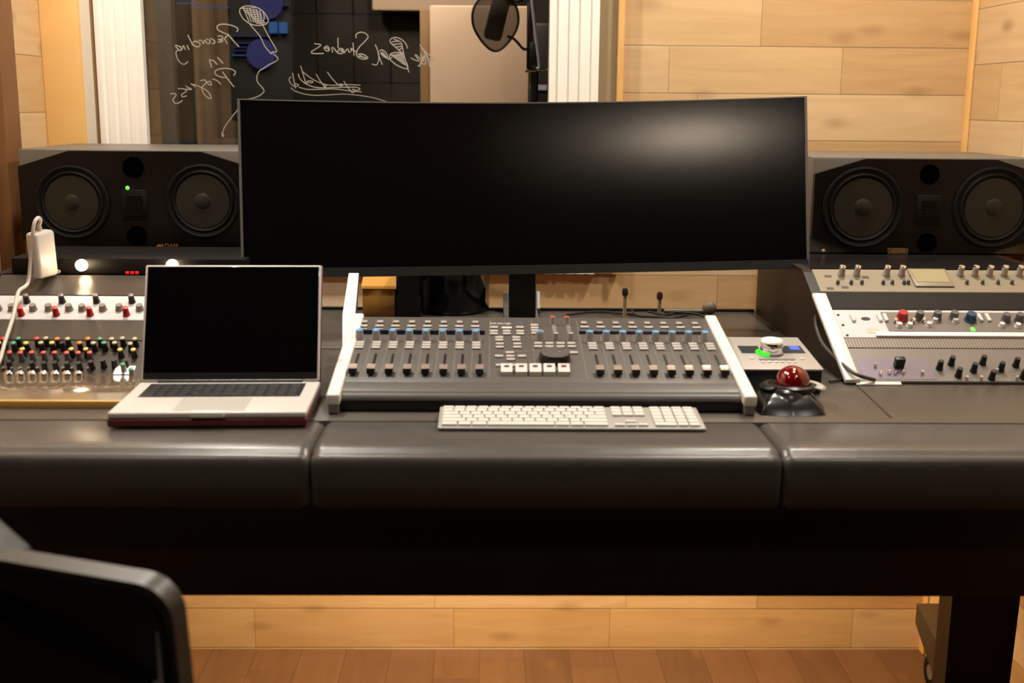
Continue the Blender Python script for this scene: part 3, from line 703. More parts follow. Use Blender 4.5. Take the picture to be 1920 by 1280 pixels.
# right bay
r0, r1, r2, r3, r4, r5 = 0.0, sR(655), sR(636), sR(583), sR(550), .374
t, M = rack('compressor_unit', 'silver and violet rack unit with black toggle knobs, lowest in the right bay', 'rack unit', RXR, r0, r1, M_silver)
u0 = hit(1612, 712, rackM(0)); u1 = hit(1738, 676, rackM(0))
MB().box(u0[0]+.006, u1[0], .006, u1[1], .003, .0036, M=rackM(0)).build('violet_panel', M_purple, t)
u = hit(1683.7, 690, rackM(0)); MB().box(-.009, .009, -.006, .006, .0034, .024, M=rackM(0) @ T((u[0], u[1], 0)), bev=.002).build('black_switch', M_black, t)
knobs(t, 'black_knob', [(a, b+9) for a, b in ((1760, 685), (1782, 677), (1795.5, 699), (1824, 690), (1841, 675.6), (1858, 704), (1875, 688), (1903, 680), (1916.6, 702), (1940, 690))], 0, r=.0058, h=.019, body=M_black)
knobs(t, 'chrome_pin', [(1666, 703), (1677.5, 703), (1691.6, 703), (1728, 704), (1811, 714), (1838, 714), (1640, 690), (1650, 705), (1905, 714), (1868, 700)], 0, r=.003, h=.008, body=M_chrome)
t, M = rack('vent_panel', 'striped grey vent panel below the white channel strip', 'rack panel', RXR, r1, r2, M_vent)
t, M = rack('channel_strip', 'white-faced rack channel strip with a red and a blue knob and green light', 'rack unit', RXR, r2, r3, M_whiteface)
u0 = hit(1668, 627, rackM(0)); u1 = hit(1668, 588, rackM(0))
MB().box(u0[0], RX1-.004, u0[1]+.006, u1[1], .003, .004, M=rackM(0)).build('grey_panel', M_silver, t)
MB().box(u0[0]-.03, RX1-.003, r2+.001, r2+.014, .003, .008, M=rackM(0), bev=.002).build('bright_lip', M_white, t)
knobs(t, 'red_knob', [(1690, 601)], 0, r=.0105, h=.018, body=M_red)
knobs(t, 'blue_knob', [(1818, 603)], 0, r=.0105, h=.017, body=M_navy)
knobs(t, 'grey_knob', [(1722, 600), (1755, 600), (1786.6, 600), (1884, 604), (1909, 604)], 0, r=.0085, h=.017, body=M_greyknob)
knobs(t, 'chrome_knob', [(1678, 607), (1711, 607), (1730, 606)], 0, r=.005, h=.010, body=M_chrome, taper=.7)
knobs(t, 'white_knob', [(1685, 614), (1704.5, 614), (1740.6, 613), (1877, 614), (1907, 615), (1752, 605), (1790, 606)], 0, r=.0058, h=.008, body=M_btnl)
def bars(t, nm, L, m, w_=.0035, l_=.012, h=.006):
    src = proto(MB().box(-w_, w_, -l_, l_, 0, h, bev=.0012, seg=1), nm, m)
    place(src, t, [rackM(0) @ T((*hit(a, b, rackM(0)), .003)) for a, b in L])
bars(t, 'white_slider', [(1648, 600), (1659, 600), (1836, 600), (1851, 600), (1598, 600)], M_btnl)
u = hit(1823, 621, rackM(0)); MB().box(-.0035, .0035, -.005, .005, .003, .0065, M=rackM(0) @ T((u[0], u[1], 0)), bev=.001, seg=1).build('green_light', M_led_g, t)
u = hit(1637, 622, rackM(0)); MB().box(-.011, .011, -.008, .008, .003, .0036, M=rackM(0) @ T((u[0], u[1], 0))).build('peach_sticker', mat('peach', srgb(225, 180, 160), .5), t)
u = hit(1622.5, 600, rackM(0)); MB().lathe([(.009, 0), (.009, .0008)], 20, M=rackM(0) @ T((u[0], u[1], .003)) @ Sc(1, .6, 1)).build('dark_slot', M_black, t)
knobs(t, 'panel_screw', [(1571, 593), (1580, 612), (1588, 631)], 0, r=.0025, h=.002, body=M_black)
rack('blank_panel', 'black blank rack panel between the cream tube unit and white channel strip', 'rack panel', RXR, r3, r4, mat('flat_black', srgb(22, 19, 17), .6, spec=.2))
t, M = rack('tube_compressor', 'cream-faced rack compressor with a large meter and chrome-topped knobs', 'rack unit', RXR, r4, r5, M_cream)
knobs(t, 'chrome_topped_knob', [(a, 518) for a in (1576.6, 1605, 1660.8, 1689, 1798.6, 1826, 1853.3, 1880.6, 1909, 1936)], 0, r=.0068, h=.021, body=M_knobg, cap=M_chrome)
knobs(t, 'toggle_switch', [(a, 534) for a in (1570, 1595, 1615, 1655, 1672, 1694, 1702, 1811.7, 1841, 1869.7, 1896)], 0, r=.0036, h=.009, body=M_greyknob)
m0 = hit(1789, 541, rackM(0)); m1 = hit(1716, 541, rackM(0)); m2 = hit(1708, 503, rackM(0))
mw = m0[0]-m1[0]
MB().box(m1[0], m0[0], m1[1], min(m2[1], .372), .003, .007, M=rackM(0), bev=.002).build('meter_housing', M_cream, t)
MB().box(m1[0]+.006, m0[0]-.006, m1[1]+.014, min(m2[1], .372)-.006, .007, .0076, M=rackM(0)).build('meter_window', mat('meter_face', srgb(150, 142, 108), .3), t)
for a, b in ((1552, 520), (1556, 543), (1622, 522), (1584, 541)):
    u = hit(a, b, rackM(0)); MB().box(-.007, .007, -.004, .004, .003, .0035, M=rackM(0) @ T((u[0], u[1], 0))).build('dark_marking', mat('dark_print', srgb(70, 64, 52), .6), t)

# ---------------------------------------------------------------- loudspeakers
def speaker(pxl, pxr, pytl, pybl, SY, drivers, ports, tweet, label, mirror):
    tl = at(pxl, pytl, Y=SY); trr = at(pxr, pytl, Y=SY); z0 = br_[1]+.005 if mirror else bl_[1]+.005
    z1 = tl.z; x0, x1 = tl.x, trr.x
    t = thing('loudspeaker', label, 'loudspeaker', ((x0+x1)/2, SY, z0), 'studio monitor loudspeakers')
    MB().box(x0, x1, SY, SY+.36, z0, z1, bev=.004).build('cabinet', M_cab, t)
    cx, cz = (x0+x1)/2, (z0+z1)/2; hw, hh = (x1-x0)/2, (z1-z0)/2
    k = hw-.115; e = hh-.038
    oct_ = [(cx-hw+.002, cz-e), (cx-k, cz-hh+.003), (cx+k, cz-hh+.003), (cx+hw-.002, cz-e), (cx+hw-.002, cz+e), (cx+k, cz+hh-.003), (cx-k, cz+hh-.003), (cx-hw+.002, cz+e)]
    MB().prism(oct_, SY-.012, SY+.001, 'y').build('front_baffle', M_baffle, t)
    fy = SY-.012
    def F_(px, py): p = at(px, py, Y=fy); return p
    for (px, py, r) in drivers:
        c = F_(px, py); rr = r/F*(fy*.98)
        Mw = T((c.x, fy, c.z)) @ Rx(R(90))
        wf = MB().lathe([(rr, -.001), (rr, .005), (rr*.95, .0065), (rr*.86, .003), (rr*.84, -.001)], 48, M=Mw).build('woofer', M_rubber, t)
        def sub(mb, nm, m):
            o = mb.build(nm, m); o.data.transform(WL[t.name].inverted()); o.parent = wf; return o
        sub(MB().lathe([(rr*.86, .002), (rr*.80, .006), (rr*.72, .003), (rr*.70, .0008)], 48, M=Mw), 'surround', M_rubber)
        sub(MB().lathe([(rr*.72, .0045), (rr*.5, .0032), (rr*.26, .0022), (rr*.25, .0028), (rr*.2, .0055), (rr*.1, .0075), (0, .008)], 48, M=Mw), 'cone', M_cone)
    for (px, py, r) in ports:
        c = F_(px, py); rr = r/F*(fy*.98)
        MB().lathe([(rr*1.05, -.001), (rr*1.05, .0015), (rr, .0015), (rr, .0008), (0, .0006)], 32, M=T((c.x, fy, c.z)) @ Rx(R(90))).build('bass_port', M_hole, t)
    c = F_(*tweet); tw = MB().box(c.x-.028, c.x+.028, fy-.003, fy+.001, c.z-.034, c.z+.034, bev=.002).build('tweeter', M_rubber, t)
    g = MB()
    for i in range(9): g.box(c.x-.018, c.x+.018, fy-.005, fy-.003, c.z-.023+i*.0052, c.z-.0205+i*.0052)
    g = g.build('ribbon', M_baffle); g.data.transform(WL[t.name].inverted()); g.parent = tw
    MB().box(cx-.21, cx+.21, SY+.001, SY+.34, z0-.0045, z0).build('foot_mat', M_rubber, t)
    return t, fy
SPY = 2.66
t, fy = speaker(33, 476, 279, 482, SPY, ((136, 379, 70), (381, 377, 70)), ((250, 314, 19), (257, 442, 18)), (253, 384), 'left black loudspeaker with green light and gold lettering behind the charger', False)
c = at(239, 352, Y=fy); MB().lathe([(0, .003), (.004, .0015), (.0045, 0)], 12, M=T((c.x, fy, c.z)) @ Rx(R(90))).build('power_light', M_led_g, t)
c = at(318, 462, Y=fy); text('gold_lettering', 'ADAM', .017, M_gold, t, T((c.x, fy-.001, c.z)) @ Rx(R(90)), sx=.8, label='gold lettering')
c = at(299, 463, Y=fy); MB().lathe([(.0065, 0), (.0065, .001)], 16, M=T((c.x, fy, c.z)) @ Rx(R(90))).build('gold_emblem', M_gold, t)
t, fy = speaker(1526, 1962, 294, 492, SPY, ((1617, 389, 78), (1862, 389, 78)), ((1743, 327, 18), (1738, 455, 18)), (1741, 394), 'right black loudspeaker with brass nameplate above the cream rack unit', True)
c = at(1683, 471, Y=fy); MB().box(c.x-.024, c.x+.024, fy-.002, fy+.001, c.z-.007, c.z+.007, bev=.001, seg=1).build('brass_nameplate', M_brass, t)
text('nameplate_lettering', 'ADAM', .011, M_gold, t, T((c.x, fy-.0024, c.z)) @ Rx(R(90)))
c = at(1544, 470, Y=fy); MB().lathe([(0, .003), (.004, .0015), (.0045, 0)], 12, M=T((c.x, fy, c.z)) @ Rx(R(90))).build('pink_light', mat('pink_light', srgb(200, 150, 140), .4), t)

# ================================================================ curved monitor
pc = at(988, 353, d=2.512)
W_, H_, SAG = 1.190, .366, .056
RC = (W_*W_/4)/(2*SAG)
MM = T(pc) @ Rz(R(4.0)) @ Rx(R(-10.5)) @ Ry(R(-.75))      # local: x right, y away, z up
st = at(975, 584, z=DZ+.002)
mon = thing('curved_monitor', 'ultrawide curved black monitor, switched off, standing over the console', 'monitor', (st.x, st.y+.06, DZ))
def arc(x, y=0):
    return (x, SAG - x*x/(2*RC) + y - SAG*.0)
def slab(x0, x1, z0, z1, ya, yb, n=48):
    mb = MB(); V = []; Fc = []
    for i in range(n+1):
        x = x0+(x1-x0)*i/n; c = -x*x/(2*RC)
        for (y, z) in ((ya, z0), (yb, z0), (yb, z1), (ya, z1)): V.append((x, c+y, z))
    for i in range(n):
        for j in range(4): Fc.append((i*4+j, i*4+(j+1) % 4, (i+1)*4+(j+1) % 4, (i+1)*4+j))
    Fc += [(0, 1, 2, 3), (n*4+3, n*4+2, n*4+1, n*4)]
    return mb._add(V, Fc, MM)
slab(-W_/2, W_/2, -H_/2, H_/2, .001, .018).build('rear_shell', M_bezel, mon)
slab(-W_/2+.004, W_/2-.004, -H_/2+.020, H_/2-.003, -.0012, .001).build('screen', M_screen, mon)
slab(-W_/2, W_/2, -H_/2, -H_/2+.019, -.004, .001).build('lower_bezel', M_bezel, mon)
mb = slab(-W_/2, W_/2, H_/2-.0025, H_/2, -.003, .001)
for v in (): pass
mb.build('top_rim', mat('rim_grey', srgb(110, 104, 98), .35, metal=.4), mon)
for s in (-1, 1):
    slab(s*W_/2-.0025, s*W_/2+.0025, -H_/2, H_/2, -.003, .016, n=1).build('side_rim', mat('rim_grey', srgb(0, 0, 0)), mon)
MB().box(-.16, .16, .018, .055, -.12, .12, M=MM, bev=.012).build('rear_housing', M_bezel, mon)
nx = st.x
hub = MM @ Vector((nx-pc.x, .06, -.02))
MB().box(nx-.030, nx+.030, hub.y-.01, hub.y+.022, DZ+.01, hub.z+.03, bev=.006).build('stand_neck', M_black, mon)
MB().box(nx-.03, nx+.03, hub.y-.05, hub.y+.02, hub.z-.04, hub.z+.03, bev=.008).build('hinge', M_black, mon)
ba, bb = at(944, 590, z=DZ+.014).x, at(1010, 590, z=DZ+.014).x
mb = MB().box(ba, bb, st.y-.01, hub.y+.05, DZ+.0005, DZ+.016, bev=.006); mb.build('stand_foot', M_cons, mon)
MB().prism([(st.y-.02, DZ+.0005), (st.y+.03, DZ+.0005), (st.y+.03, DZ+.045), (st.y+.012, DZ+.045), (st.y-.02, DZ+.014)], ba, bb, 'x').build('foot_block', M_cons, mon)
MB().prism([(st.y-.02, DZ+.0005), (st.y+.03, DZ+.0005), (st.y+.03, DZ+.047), (st.y+.010, DZ+.047), (st.y-.022, DZ+.014)], bb, bb+.007, 'x').build('foot_end', M_alup, mon)

# ================================================================ laptop
ZL = DZ+.0165; LW, LD = .300, .212
fl = at(205, 769, z=ZL+.012); fr_ = at(572, 775, z=ZL+.012)
ang = math.atan2(fr_.y-fl.y, fr_.x-fl.x); mid = (fl+fr_)/2
LW = (fr_-fl).length
ang = R(2.2)
hl = at(258, 713, z=ZL+.012); hr = at(584, 716, z=ZL+.012); hm = (hl+hr)/2
LD = min(.225, (hm-mid).length)
ML = T((mid.x, mid.y, ZL)) @ Rz(ang)       # origin at front centre, x right, y back
lp = thing('laptop', 'open silver laptop with maroon shell and blank screen, left of the console', 'laptop', M=ML)
MB().box(-LW/2-.001, LW/2+.001, -.001, LD+.001, -.012, .002, M=ML, bev=.004, seg=3).build('lower_shell', M_maroon, lp)
MB().box(-LW/2, LW/2, 0, LD, .002, .0115, M=ML, bev=.003, seg=3).build('base', M_lapalu, lp)
kz = .0116
MB().box(-LW/2+.022, LW/2-.022, LD-.106, LD-.016, kz-.001, kz+.0003, M=ML).build('keyboard_well', M_black, lp)
keyw = (LW-.048)/14.5
src = proto(MB().box(-keyw*.45, keyw*.45, -.0065, .0065, 0, .0012, bev=.0005, seg=1), 'key', M_darkkey)
Ms = []
for r_ in range(5):
    n = 14 if r_ else 10
    for i in range(14):
        if r_ == 0 and 4 <= i <= 8: continue
        Ms.append(ML @ T((-LW/2+.024+keyw*(i+.75), LD-.097+r_*.0168, kz+.0004)))
place(src, lp, Ms)
MB().box(-keyw*2.6, keyw*2.6, LD-.1035, LD-.0905, kz+.0004, kz+.0016, M=ML).build('space_bar', M_darkkey, lp)
MB().box(-.055, .055, .008, LD-.112, kz-.001, kz+.0002, M=ML).build('trackpad', M_pad, lp)
MB().box(-.026, .026, -.005, .006, .004, .0128, M=ML, bev=.002).build('front_latch', M_white, lp)
LH = .202; TA = R(22)
MS = ML @ T((0, LD-.004, .013)) @ Rx(-TA)
MB().box(-LW/2+.001, LW/2-.001, .0, .006, .0, LH, M=MS, bev=.0025, seg=3).build('lid', M_lapalu, lp)
MB().box(-LW/2+.005, LW/2-.005, -.0012, .0005, .004, LH-.003, M=MS, bev=.0005, seg=1).build('screen', M_lapscreen, lp)
MB().box(-LW/2+.006, LW/2-.006, -.0016, -.0010, .0035, .0145, M=MS).build('lower_bezel', M_satin, lp)
MB().box(-LW/2-.0005, LW/2+.0005, .006, .008, -.002, LH+.001, M=MS, bev=.0009, seg=1).build('lid_shell', M_maroon, lp)
MB().cyl(.005, .005, -LW/2+.03, LW/2-.03, 14, M=ML @ T((0, LD-.003, .0115)) @ Ry(R(90))).build('hinge', M_black, lp)

# ================================================================ mixing console
a = at(616, 741, d=1.935); zc0 = DZ+.030
cf = at(616, 741, z=zc0); cbz = .868
Y0c = cf.y; 
bL = at(659, 593, z=cbz); Y1c = bL.y
XA = cf.x; XB = at(1412, 741, z=zc0).x
TC = math.atan2(cbz-zc0, Y1c-Y0c); LC = math.hypot(cbz-zc0, Y1c-Y0c)
MC = T((XA, Y0c, zc0)) @ Rx(TC)
cs = thing('mixing_console', 'wide grey mixing console with sixteen faders and white side cheeks', 'mixing console', ((XA+XB)/2, Y0c, DZ))
WC = XB-XA
def cu(px, py): return hit(px, py, MC)
yf = cu(900, 714)[1]
MB().box(.016, WC-.016, yf-.004, LC, -.012, 0, M=MC, bev=.002).build('faceplate', M_cons, cs)
# rounded wrist rail
yr = cu(1000, 732)[1]; mb = MB(); pr = [(yf-.004, -.0005), (yr+.006, -.0005), (yr+.001, -.0025), (yr-.001, -.0045), (yr-.003, -.0030), (yr-.008, -.0050), (yr-.0125, -.0095), (yr-.0135, -.0125), (yr-.008, -.0150), (yf-.004, -.0150)]
mb.prism(pr, .016, WC-.016, 'x', M=MC); mb.build('wrist_rail', M_cons, cs, angle=70)
zb = DZ+.002
MB().box(XA+.016, XB-.016, Y0c+.010, Y0c+.02, zb, zc0-.010, bev=.002).build('front_panel', M_cons2, cs)
MB().prism([(Y0c+.02, zb), (Y1c-.01, zb), (Y1c-.01, cbz-.02), (Y0c+.02, zc0-.014)], XA+.018, XB-.018, 'x').build('chassis', M_cons2, cs)
for x0 in (0, WC-.016):
    MB().box(x0-.003, x0+.019, -.010, LC+.004, -.014, .006, M=MC, bev=.004, seg=3).build('side_cheek', M_trim, cs)
    MB().prism([(Y0c-.006, zb), (Y1c, zb), (Y1c, cbz-.014), (Y0c-.006, zc0-.012)], XA+x0, XA+x0+.016, 'x').build('cheek_base', mat('cheek_grey', srgb(120, 112, 104), .4), cs)
def cplace(src, pts, z=0.0): place(src, cs, [MC @ T((p[0], p[1], z)) for p in pts])
def lin(p0, p1, n): return [(p0[0]+(p1[0]-p0[0])*i/(n-1), p0[1]+(p1[1]-p0[1])*i/(n-1)) for i in range(n)]
def row2(py, l0, l1, r0, r1):
    L = lin(cu(l0, py), cu(l1, py), 8); Rr = lin(cu(r0, py), cu(r1, py), 8); m = sum(p[1] for p in L+Rr)/16
    return [(p[0], m) for p in L+Rr]
FX = row2(703, 661, 899, 1125, 1358)        # fader columns
def cols(off=0.0, py=None): return [(p[0]+off, py) for p in FX]
def vy(py): return cu(930, py)[1]
# slots
s0, s1 = vy(705), vy(664)
src = proto(MB().box(-.0022, .0022, s0, s1, 0, .0006), 'fader_slot', M_black); cplace(src, [(p[0], 0) for p in FX])
cap = MB().prism([(-.011, .004), (-.0095, .013), (-.003, .0105), (.003, .0105), (.0095, .013), (.011, .004)], -.0065, .0065, 'x')
top = MB().prism([(-.003, .0108), (.001, .0112), (.0102, .0138), (.0112, .008), (.0105, .0046)], -.0068, .0068, 'x')
src = proto(cap, 'fader_cap', M_black, (top, 'chrome_cap', M_fader)); cplace(src, [(p[0], vy(703)+.004) for p in FX])
# scribble strips (dark display bands)
for a0, a1 in ((663, 909), (1086, 1318)):
    q0, q1 = cu(a0, 626.5), cu(a1, 626.5); MB().box(q0[0], q1[0], q0[1], vy(620.5), 0, .0008, M=MC).build('display_strip', M_scrib, cs)
# encoders
KX = row2(638, 674, 892, 1105, 1320)
src = proto(MB().lathe([(.0082, 0), (.0078, .003), (.0070, .014), (.0066, .0175), (0, .0175)], 20), 'rotary_knob', M_knobg,
            (MB().lathe([(.0064, .0172), (.0064, .0190), (.0036, .0198), (0, .0198)], 20), 'blue_cap', M_blue))
cplace(src, KX)
src = proto(MB().lathe([(.0098, 0), (.0098, .0008), (.0088, .0008), (.0088, 0)], 24), 'knob_ring', M_line); cplace(src, KX)
# channel buttons
BX = row2(649, 674, 893, 1111, 1331)
def btn(w_, l_, h, m, nm, bev=.0008): return proto(MB().box(-w_, w_, -l_, l_, 0, h, bev=bev, seg=1), nm, m)
vb = [vy(644.5), vy(649), vy(653.8)]; lb = abs(vb[0]-vb[1])*.40
src = btn(.0078, lb, .003, M_btn, 'channel_button'); cplace(src, [(p[0], y) for p in BX for y in vb])
TX = row2(613, 681, 891, 1096, 1305)
src = btn(.0080, .0042, .003, M_btn, 'select_button'); cplace(src, [(p[0], vy(613.5)) for p in TX])
src = btn(.0056, .0055, .0035, M_knobg, 'display_button'); cplace(src, [(p[0], vy(606)) for p in TX])
src = btn(.0080, .0010, .001, M_btnl, 'pale_marker', .0002); cplace(src, [(p[0], vy(617.5)) for p in TX[:8]])
# printed lines
mb = MB()
def hl_(x0, x1, py, t_=.0005):
    a, b = cu(x0, py), cu(x1, py); mb.box(a[0], b[0], a[1]-t_, a[1]+t_, 0, .0003, M=MC)
for a, b in ((655, 909), (1090, 1335)): hl_(a, b, 657.5); hl_(a, b, 618.8)
for py in (612.5, 631.5, 645, 658, 660): hl_(912, 1085, py, .0004)
hl_(912, 1000, 691); hl_(1070, 1100, 691); hl_(945, 992, 658.5, .0007)
for L in (FX[:8], FX[8:]):
    for i, p in enumerate(L):
        xx = p[0]+.0165
        mb.box(xx-.0006, xx+.0006, vy(709), vy(600), 0, .0003, M=MC)
        for k in range(11):
            yy = s0+(s1-s0)*k/10; mb.box(xx-.0065, xx-.0038, yy-.0004, yy+.0004, 0, .0003, M=MC)
for p in BX:
    for y in vb: mb.box(p[0]-.0135, p[0]-.0098, y-.0005, y+.0005, 0, .0003, M=MC)
for px in (1000, 1090): 
    a = cu(px, 650); mb.box(a[0]-.0006, a[0]+.0006, vy(709), vy(600), 0, .0003, M=MC)
mb.build('panel_lines', mat('faint_print', srgb(112, 106, 98), .6), cs)
# centre section
FB = [(926, 615), (926, 622), (926, 627), (950, 622), (950, 627), (974.5, 615), (975, 622), (975.5, 627), (936, 634), (936, 639), (937, 646), (937, 652),
      (968, 634), (968.5, 639), (970, 646), (970, 652), (956, 662.5), (957, 669), (957.5, 675), (935.6, 669), (978.4, 669), (937.5, 686), (959, 686), (980.6, 686),
      (1002, 611), (1002.5, 616), (1003, 621), (1003.5, 626), (1009, 645), (1030, 645), (1051, 645), (1071, 645), (1009, 651), (1030, 651), (1051, 651), (1072, 651), (1076, 662.5)]
src = btn(.0074, .0046, .003, M_btn, 'function_button'); cplace(src, [cu(a, b) for a, b in FB])
src = btn(.0095, .0040, .0035, M_btnl, 'lit_function_button'); cplace(src, [cu(950, 616.5)])
src = proto(MB().prism([(-.013, 0), (-.0125, .0075), (-.002, .0085), (.0125, .0125), (.013, 0)], -.0098, .0098, 'x'), 'transport_button', M_btnl,
            (MB().box(-.004, .004, .003, .0075, .0098, .0117), 'symbol', M_cons))
cplace(src, [cu(a, 699) for a in (950, 977.5, 1003.8, 1030, 1057.2)])
u = cu(1057.2, 699); MB().box(-.004, .004, .003, .0075, .0100, .0121, M=MC @ T((u[0], u[1], 0))).build('record_symbol', M_redcap, cs)
u = cu(1040, 675)
jw = MB().lathe([(.0275, 0), (.0275, .004), (.0262, .013), (.0255, .0145), (.024, .015), (0, .0148)], 48, M=MC @ T((u[0], u[1], 0))).build('jog_wheel', M_satin, cs)
MB().lathe([(.0245, .0151), (.0245, .0153), (0, .0153)], 40, M=MC @ T((u[0], u[1], 0))).build('jog_wheel_top', M_cons, cs)
for dx, dy in ((.009, .006), (.0185, .010)): MB().lathe([(.004, .0152), (.0035, .0162), (0, .0164)], 14, M=MC @ T((u[0]+dx, u[1]+dy, 0))).build('finger_dimple', M_chrome, cs)
u = cu(1012, 638)
src = proto(MB().lathe([(.0088, 0), (.0082, .004), (.0072, .018), (0, .018)], 24), 'monitor_knob', M_knobg, (MB().lathe([(.0055, .0178), (.005, .0195), (0, .0195)], 20), 'blue_cap', M_blue)); cplace(src, [u])
src = proto(MB().lathe([(.0062, 0), (.0056, .003), (.0048, .015), (0, .015)], 20), 'small_knob', M_knobg, (MB().lathe([(.0042, .0148), (.0042, .0160), (0, .0160)], 16), 'red_cap', M_coral))
cplace(src, [cu(1036, 608), cu(1062.5, 608)])
src = proto(MB().lathe([(.0062, 0), (.0056, .003), (.0048, .014), (0, .014)], 20), 'grey_knob', M_knobg); cplace(src, [cu(1042, 637), cu(1069.5, 637)])
src = proto(MB().box(-.0035, .0035, -.001, .001, 0, .001), 'level_mark', M_btnl)
cplace(src, [cu(1038.6+i*.4, 611+i*3.2) for i in range(4)] + [cu(1065.6+i*.4, 611+i*3.2) for i in range(4)])
u = cu(938, 606.5); text('console_lettering', 'Solid State Logic', .0125, M_btnl, cs, MC @ T((u[0], u[1], .0004)) @ Sc(1, 1.1, 1), shear=.25, sx=.48)
u = cu(977, 605.5); text('console_lettering', 'nucleus', .008, M_blue, cs, MC @ T((u[0], u[1], .0004)), sx=.5)

# ================================================================ keyboard
kf0 = at(820, 803, z=DZ+.006); kf1 = at(1325, 805, z=DZ+.006)
KW = kf1.x-kf0.x; kb = at(832, 763, z=DZ+.014); KD = kb.y-kf0.y
KY = (kf0.y+kf1.y)/2
TK = math.atan2(.008, KD)
MK = T((kf0.x, KY, DZ+.0035)) @ Rz(math.atan2(kf1.y-kf0.y, KW)*.5) @ Rx(TK)
kbd = thing('keyboard', 'white full-size computer keyboard in front of the mixing console', 'keyboard', M=MK)
MB().box(0, KW, 0, KD, 0, .0042, M=MK, bev=.0018, seg=3).build('aluminium_body', M_alup, kbd)
pu = (KW-.010)/22.6        # one key unit
rowd = (KD-.010)/5.75
rows_ = []
KG = .0011
def addk(nm, x, wd_, r_, hgt=1.0, yoff=0.0):
    y0_ = .005+rowd*r_+yoff
    mb = MB().box(-wd_*pu/2+KG, wd_*pu/2-KG, KG, rowd*hgt-KG, 0, .0038, bev=.0011, seg=2)
    rows_.append((nm, mb, MK @ T((.005+(x+wd_/2)*pu, y0_, .0040))))
def rowk(widths, r_, x=0.0, nm='key'):
    for wd_ in widths: addk(nm, x, wd_, r_); x += wd_
rowk([1.25, 1, 1, 1.25, 5.75, 1.25, 1, 1, 1.25][:0] + [1.45, 1.2, 1.4, 5.8, 1.4, 1.2, 1.45][:0], 0)
rowk([1.45, 1.2, 1.3, 5.9, 1.3, 1.2, 2.15], 0)
rowk([2.15]+[1]*10+[2.35], 1)
rowk([1.75]+[1]*11+[1.75], 2)
rowk([1.5]+[1]*12+[1.0], 3)
rowk([1]*13+[1.5], 4)
x = 0.0
for i in range(14): addk('function_key', x, 1.035, 5, .72); x += 1.036
for r_, L in ((3, (0, 1, 2)), (4, (0, 1, 2))):
    for i in L: addk('navigation_key', 14.95+i, 1, r_)
for i in range(3): addk('navigation_key', 14.95+i, 1, 5, .72)
for i in range(3): addk('arrow_key', 14.95+i, 1, 0, .62)
addk('arrow_key', 15.95, 1, 1, .62)
for r_ in range(1, 5):
    for i in range(4): addk('keypad_key', 18.45+i, 1, r_)
for wd_, xx in ((2, 18.45), (1, 20.45), (1, 21.45)): addk('keypad_key', xx, wd_, 0)
for i in range(4): addk('keypad_key', 18.45+i, 1, 5, .72)
cache = {}
for nm, mb, Mk in rows_:
    k_ = (nm, len(mb.bm.verts), round(max(v.co.x for v in mb.bm.verts), 5), round(max(v.co.y for v in mb.bm.verts), 5))
    if k_ not in cache: cache[k_] = mb.build(nm, M_key)
    inst(cache[k_], kbd, Mk)
for o in cache.values(): drop(o)

# ================================================================ audio interface
zi0, zi1 = DZ+.046, DZ+.066
i1 = at(1545, 692, z=zi0); i0x = i1.x-.168; ib = at(1510, 632, z=zi1)
TI = math.atan2(zi1-zi0, ib.y-i1.y); LI = math.hypot(zi1-zi0, ib.y-i1.y)
MI = T((i0x, i1.y, zi0)) @ Rx(TI); WI = i1.x-i0x
ai = thing('audio_interface', 'silver desktop audio interface with big chrome knob and green ring', 'audio interface', ((i0x+i1.x)/2, i1.y, DZ))
MB().prism([(i1.y+.002, DZ+.002), (ib.y-.004, DZ+.002), (ib.y-.002, zi1-.004), (i1.y+.001, zi0-.003)], i0x+.003, i1.x-.003, 'x').build('body', M_black, ai)
MB().box(0, WI, 0, LI, -.004, 0, M=MI, bev=.0015).build('top_plate', mat('interface_plate', srgb(176, 170, 163), .4, metal=.2), ai)
def iu(px, py): return hit(px, py, MI)
u = iu(1446, 662)
MK_ = MI @ T((u[0], u[1], 0))
MB().lathe([(.0225, 0), (.0225, .0006), (.019, .0006)], 40, M=MK_).build('knob_base', M_silver, ai)
a0, a1 = R(125), R(250); V = []; Fc = []; n = 20
for k in range(n+1):
    t_ = a0+(a1-a0)*k/n
    for rr in (.0190, .0285): V.append((rr*math.cos(t_), rr*math.sin(t_), .0012))
for k in range(n): Fc.append((2*k, 2*k+1, 2*k+3, 2*k+2))
MB()._add(V, Fc, MK_).build('green_ring', M_led_g2, ai)
MB().lathe([(.0192, .0006), (.0204, .004), (.0204, .019), (.0190, .0235), (.014, .0255), (.0, .0262)], 48, M=MK_).build('level_knob', M_chrome, ai)
MB().lathe([(.0200, .0225), (.0180, .0258), (.010, .0272), (0, .0275)], 40, M=MK_).build('knob_top', M_white, ai)
for (a, b, m_, nm) in ((1391, 1420, M_satin, 'meter_window'), (1470, 1500, M_satin, 'display_window')):
    q0, q1 = iu(a, 662), iu(b, 649); MB().box(q0[0], q1[0], q0[1], q1[1], 0, .0008, M=MI).build(nm, mat('slate_window', srgb(58, 60, 62), .2), ai)
q0, q1 = iu(1483, 656), iu(1496, 650); MB().box(q0[0], q1[0], q0[1], q1[1], .0008, .0012, M=MI).build('blue_readout', M_led_b, ai)
src = proto(MB().lathe([(.0038, 0), (.0038, .0016), (.0028, .0022), (0, .0022)], 16), 'round_button', M_btnl)
place(src, ai, [MI @ T((*iu(a, b), 0)) for a, b in ((1410, 672), (1504, 673), (1431, 679), (1443, 679), (1455, 679), (1467, 679), (1479, 679), (1491, 679))])
q0, q1 = iu(1424, 675.5), iu(1490, 672.5); MB().box(q0[0], q1[0], q0[1], q1[1], 0, .0005, M=MI).build('label_line', mat('grey_print', srgb(110, 104, 98), .5), ai)

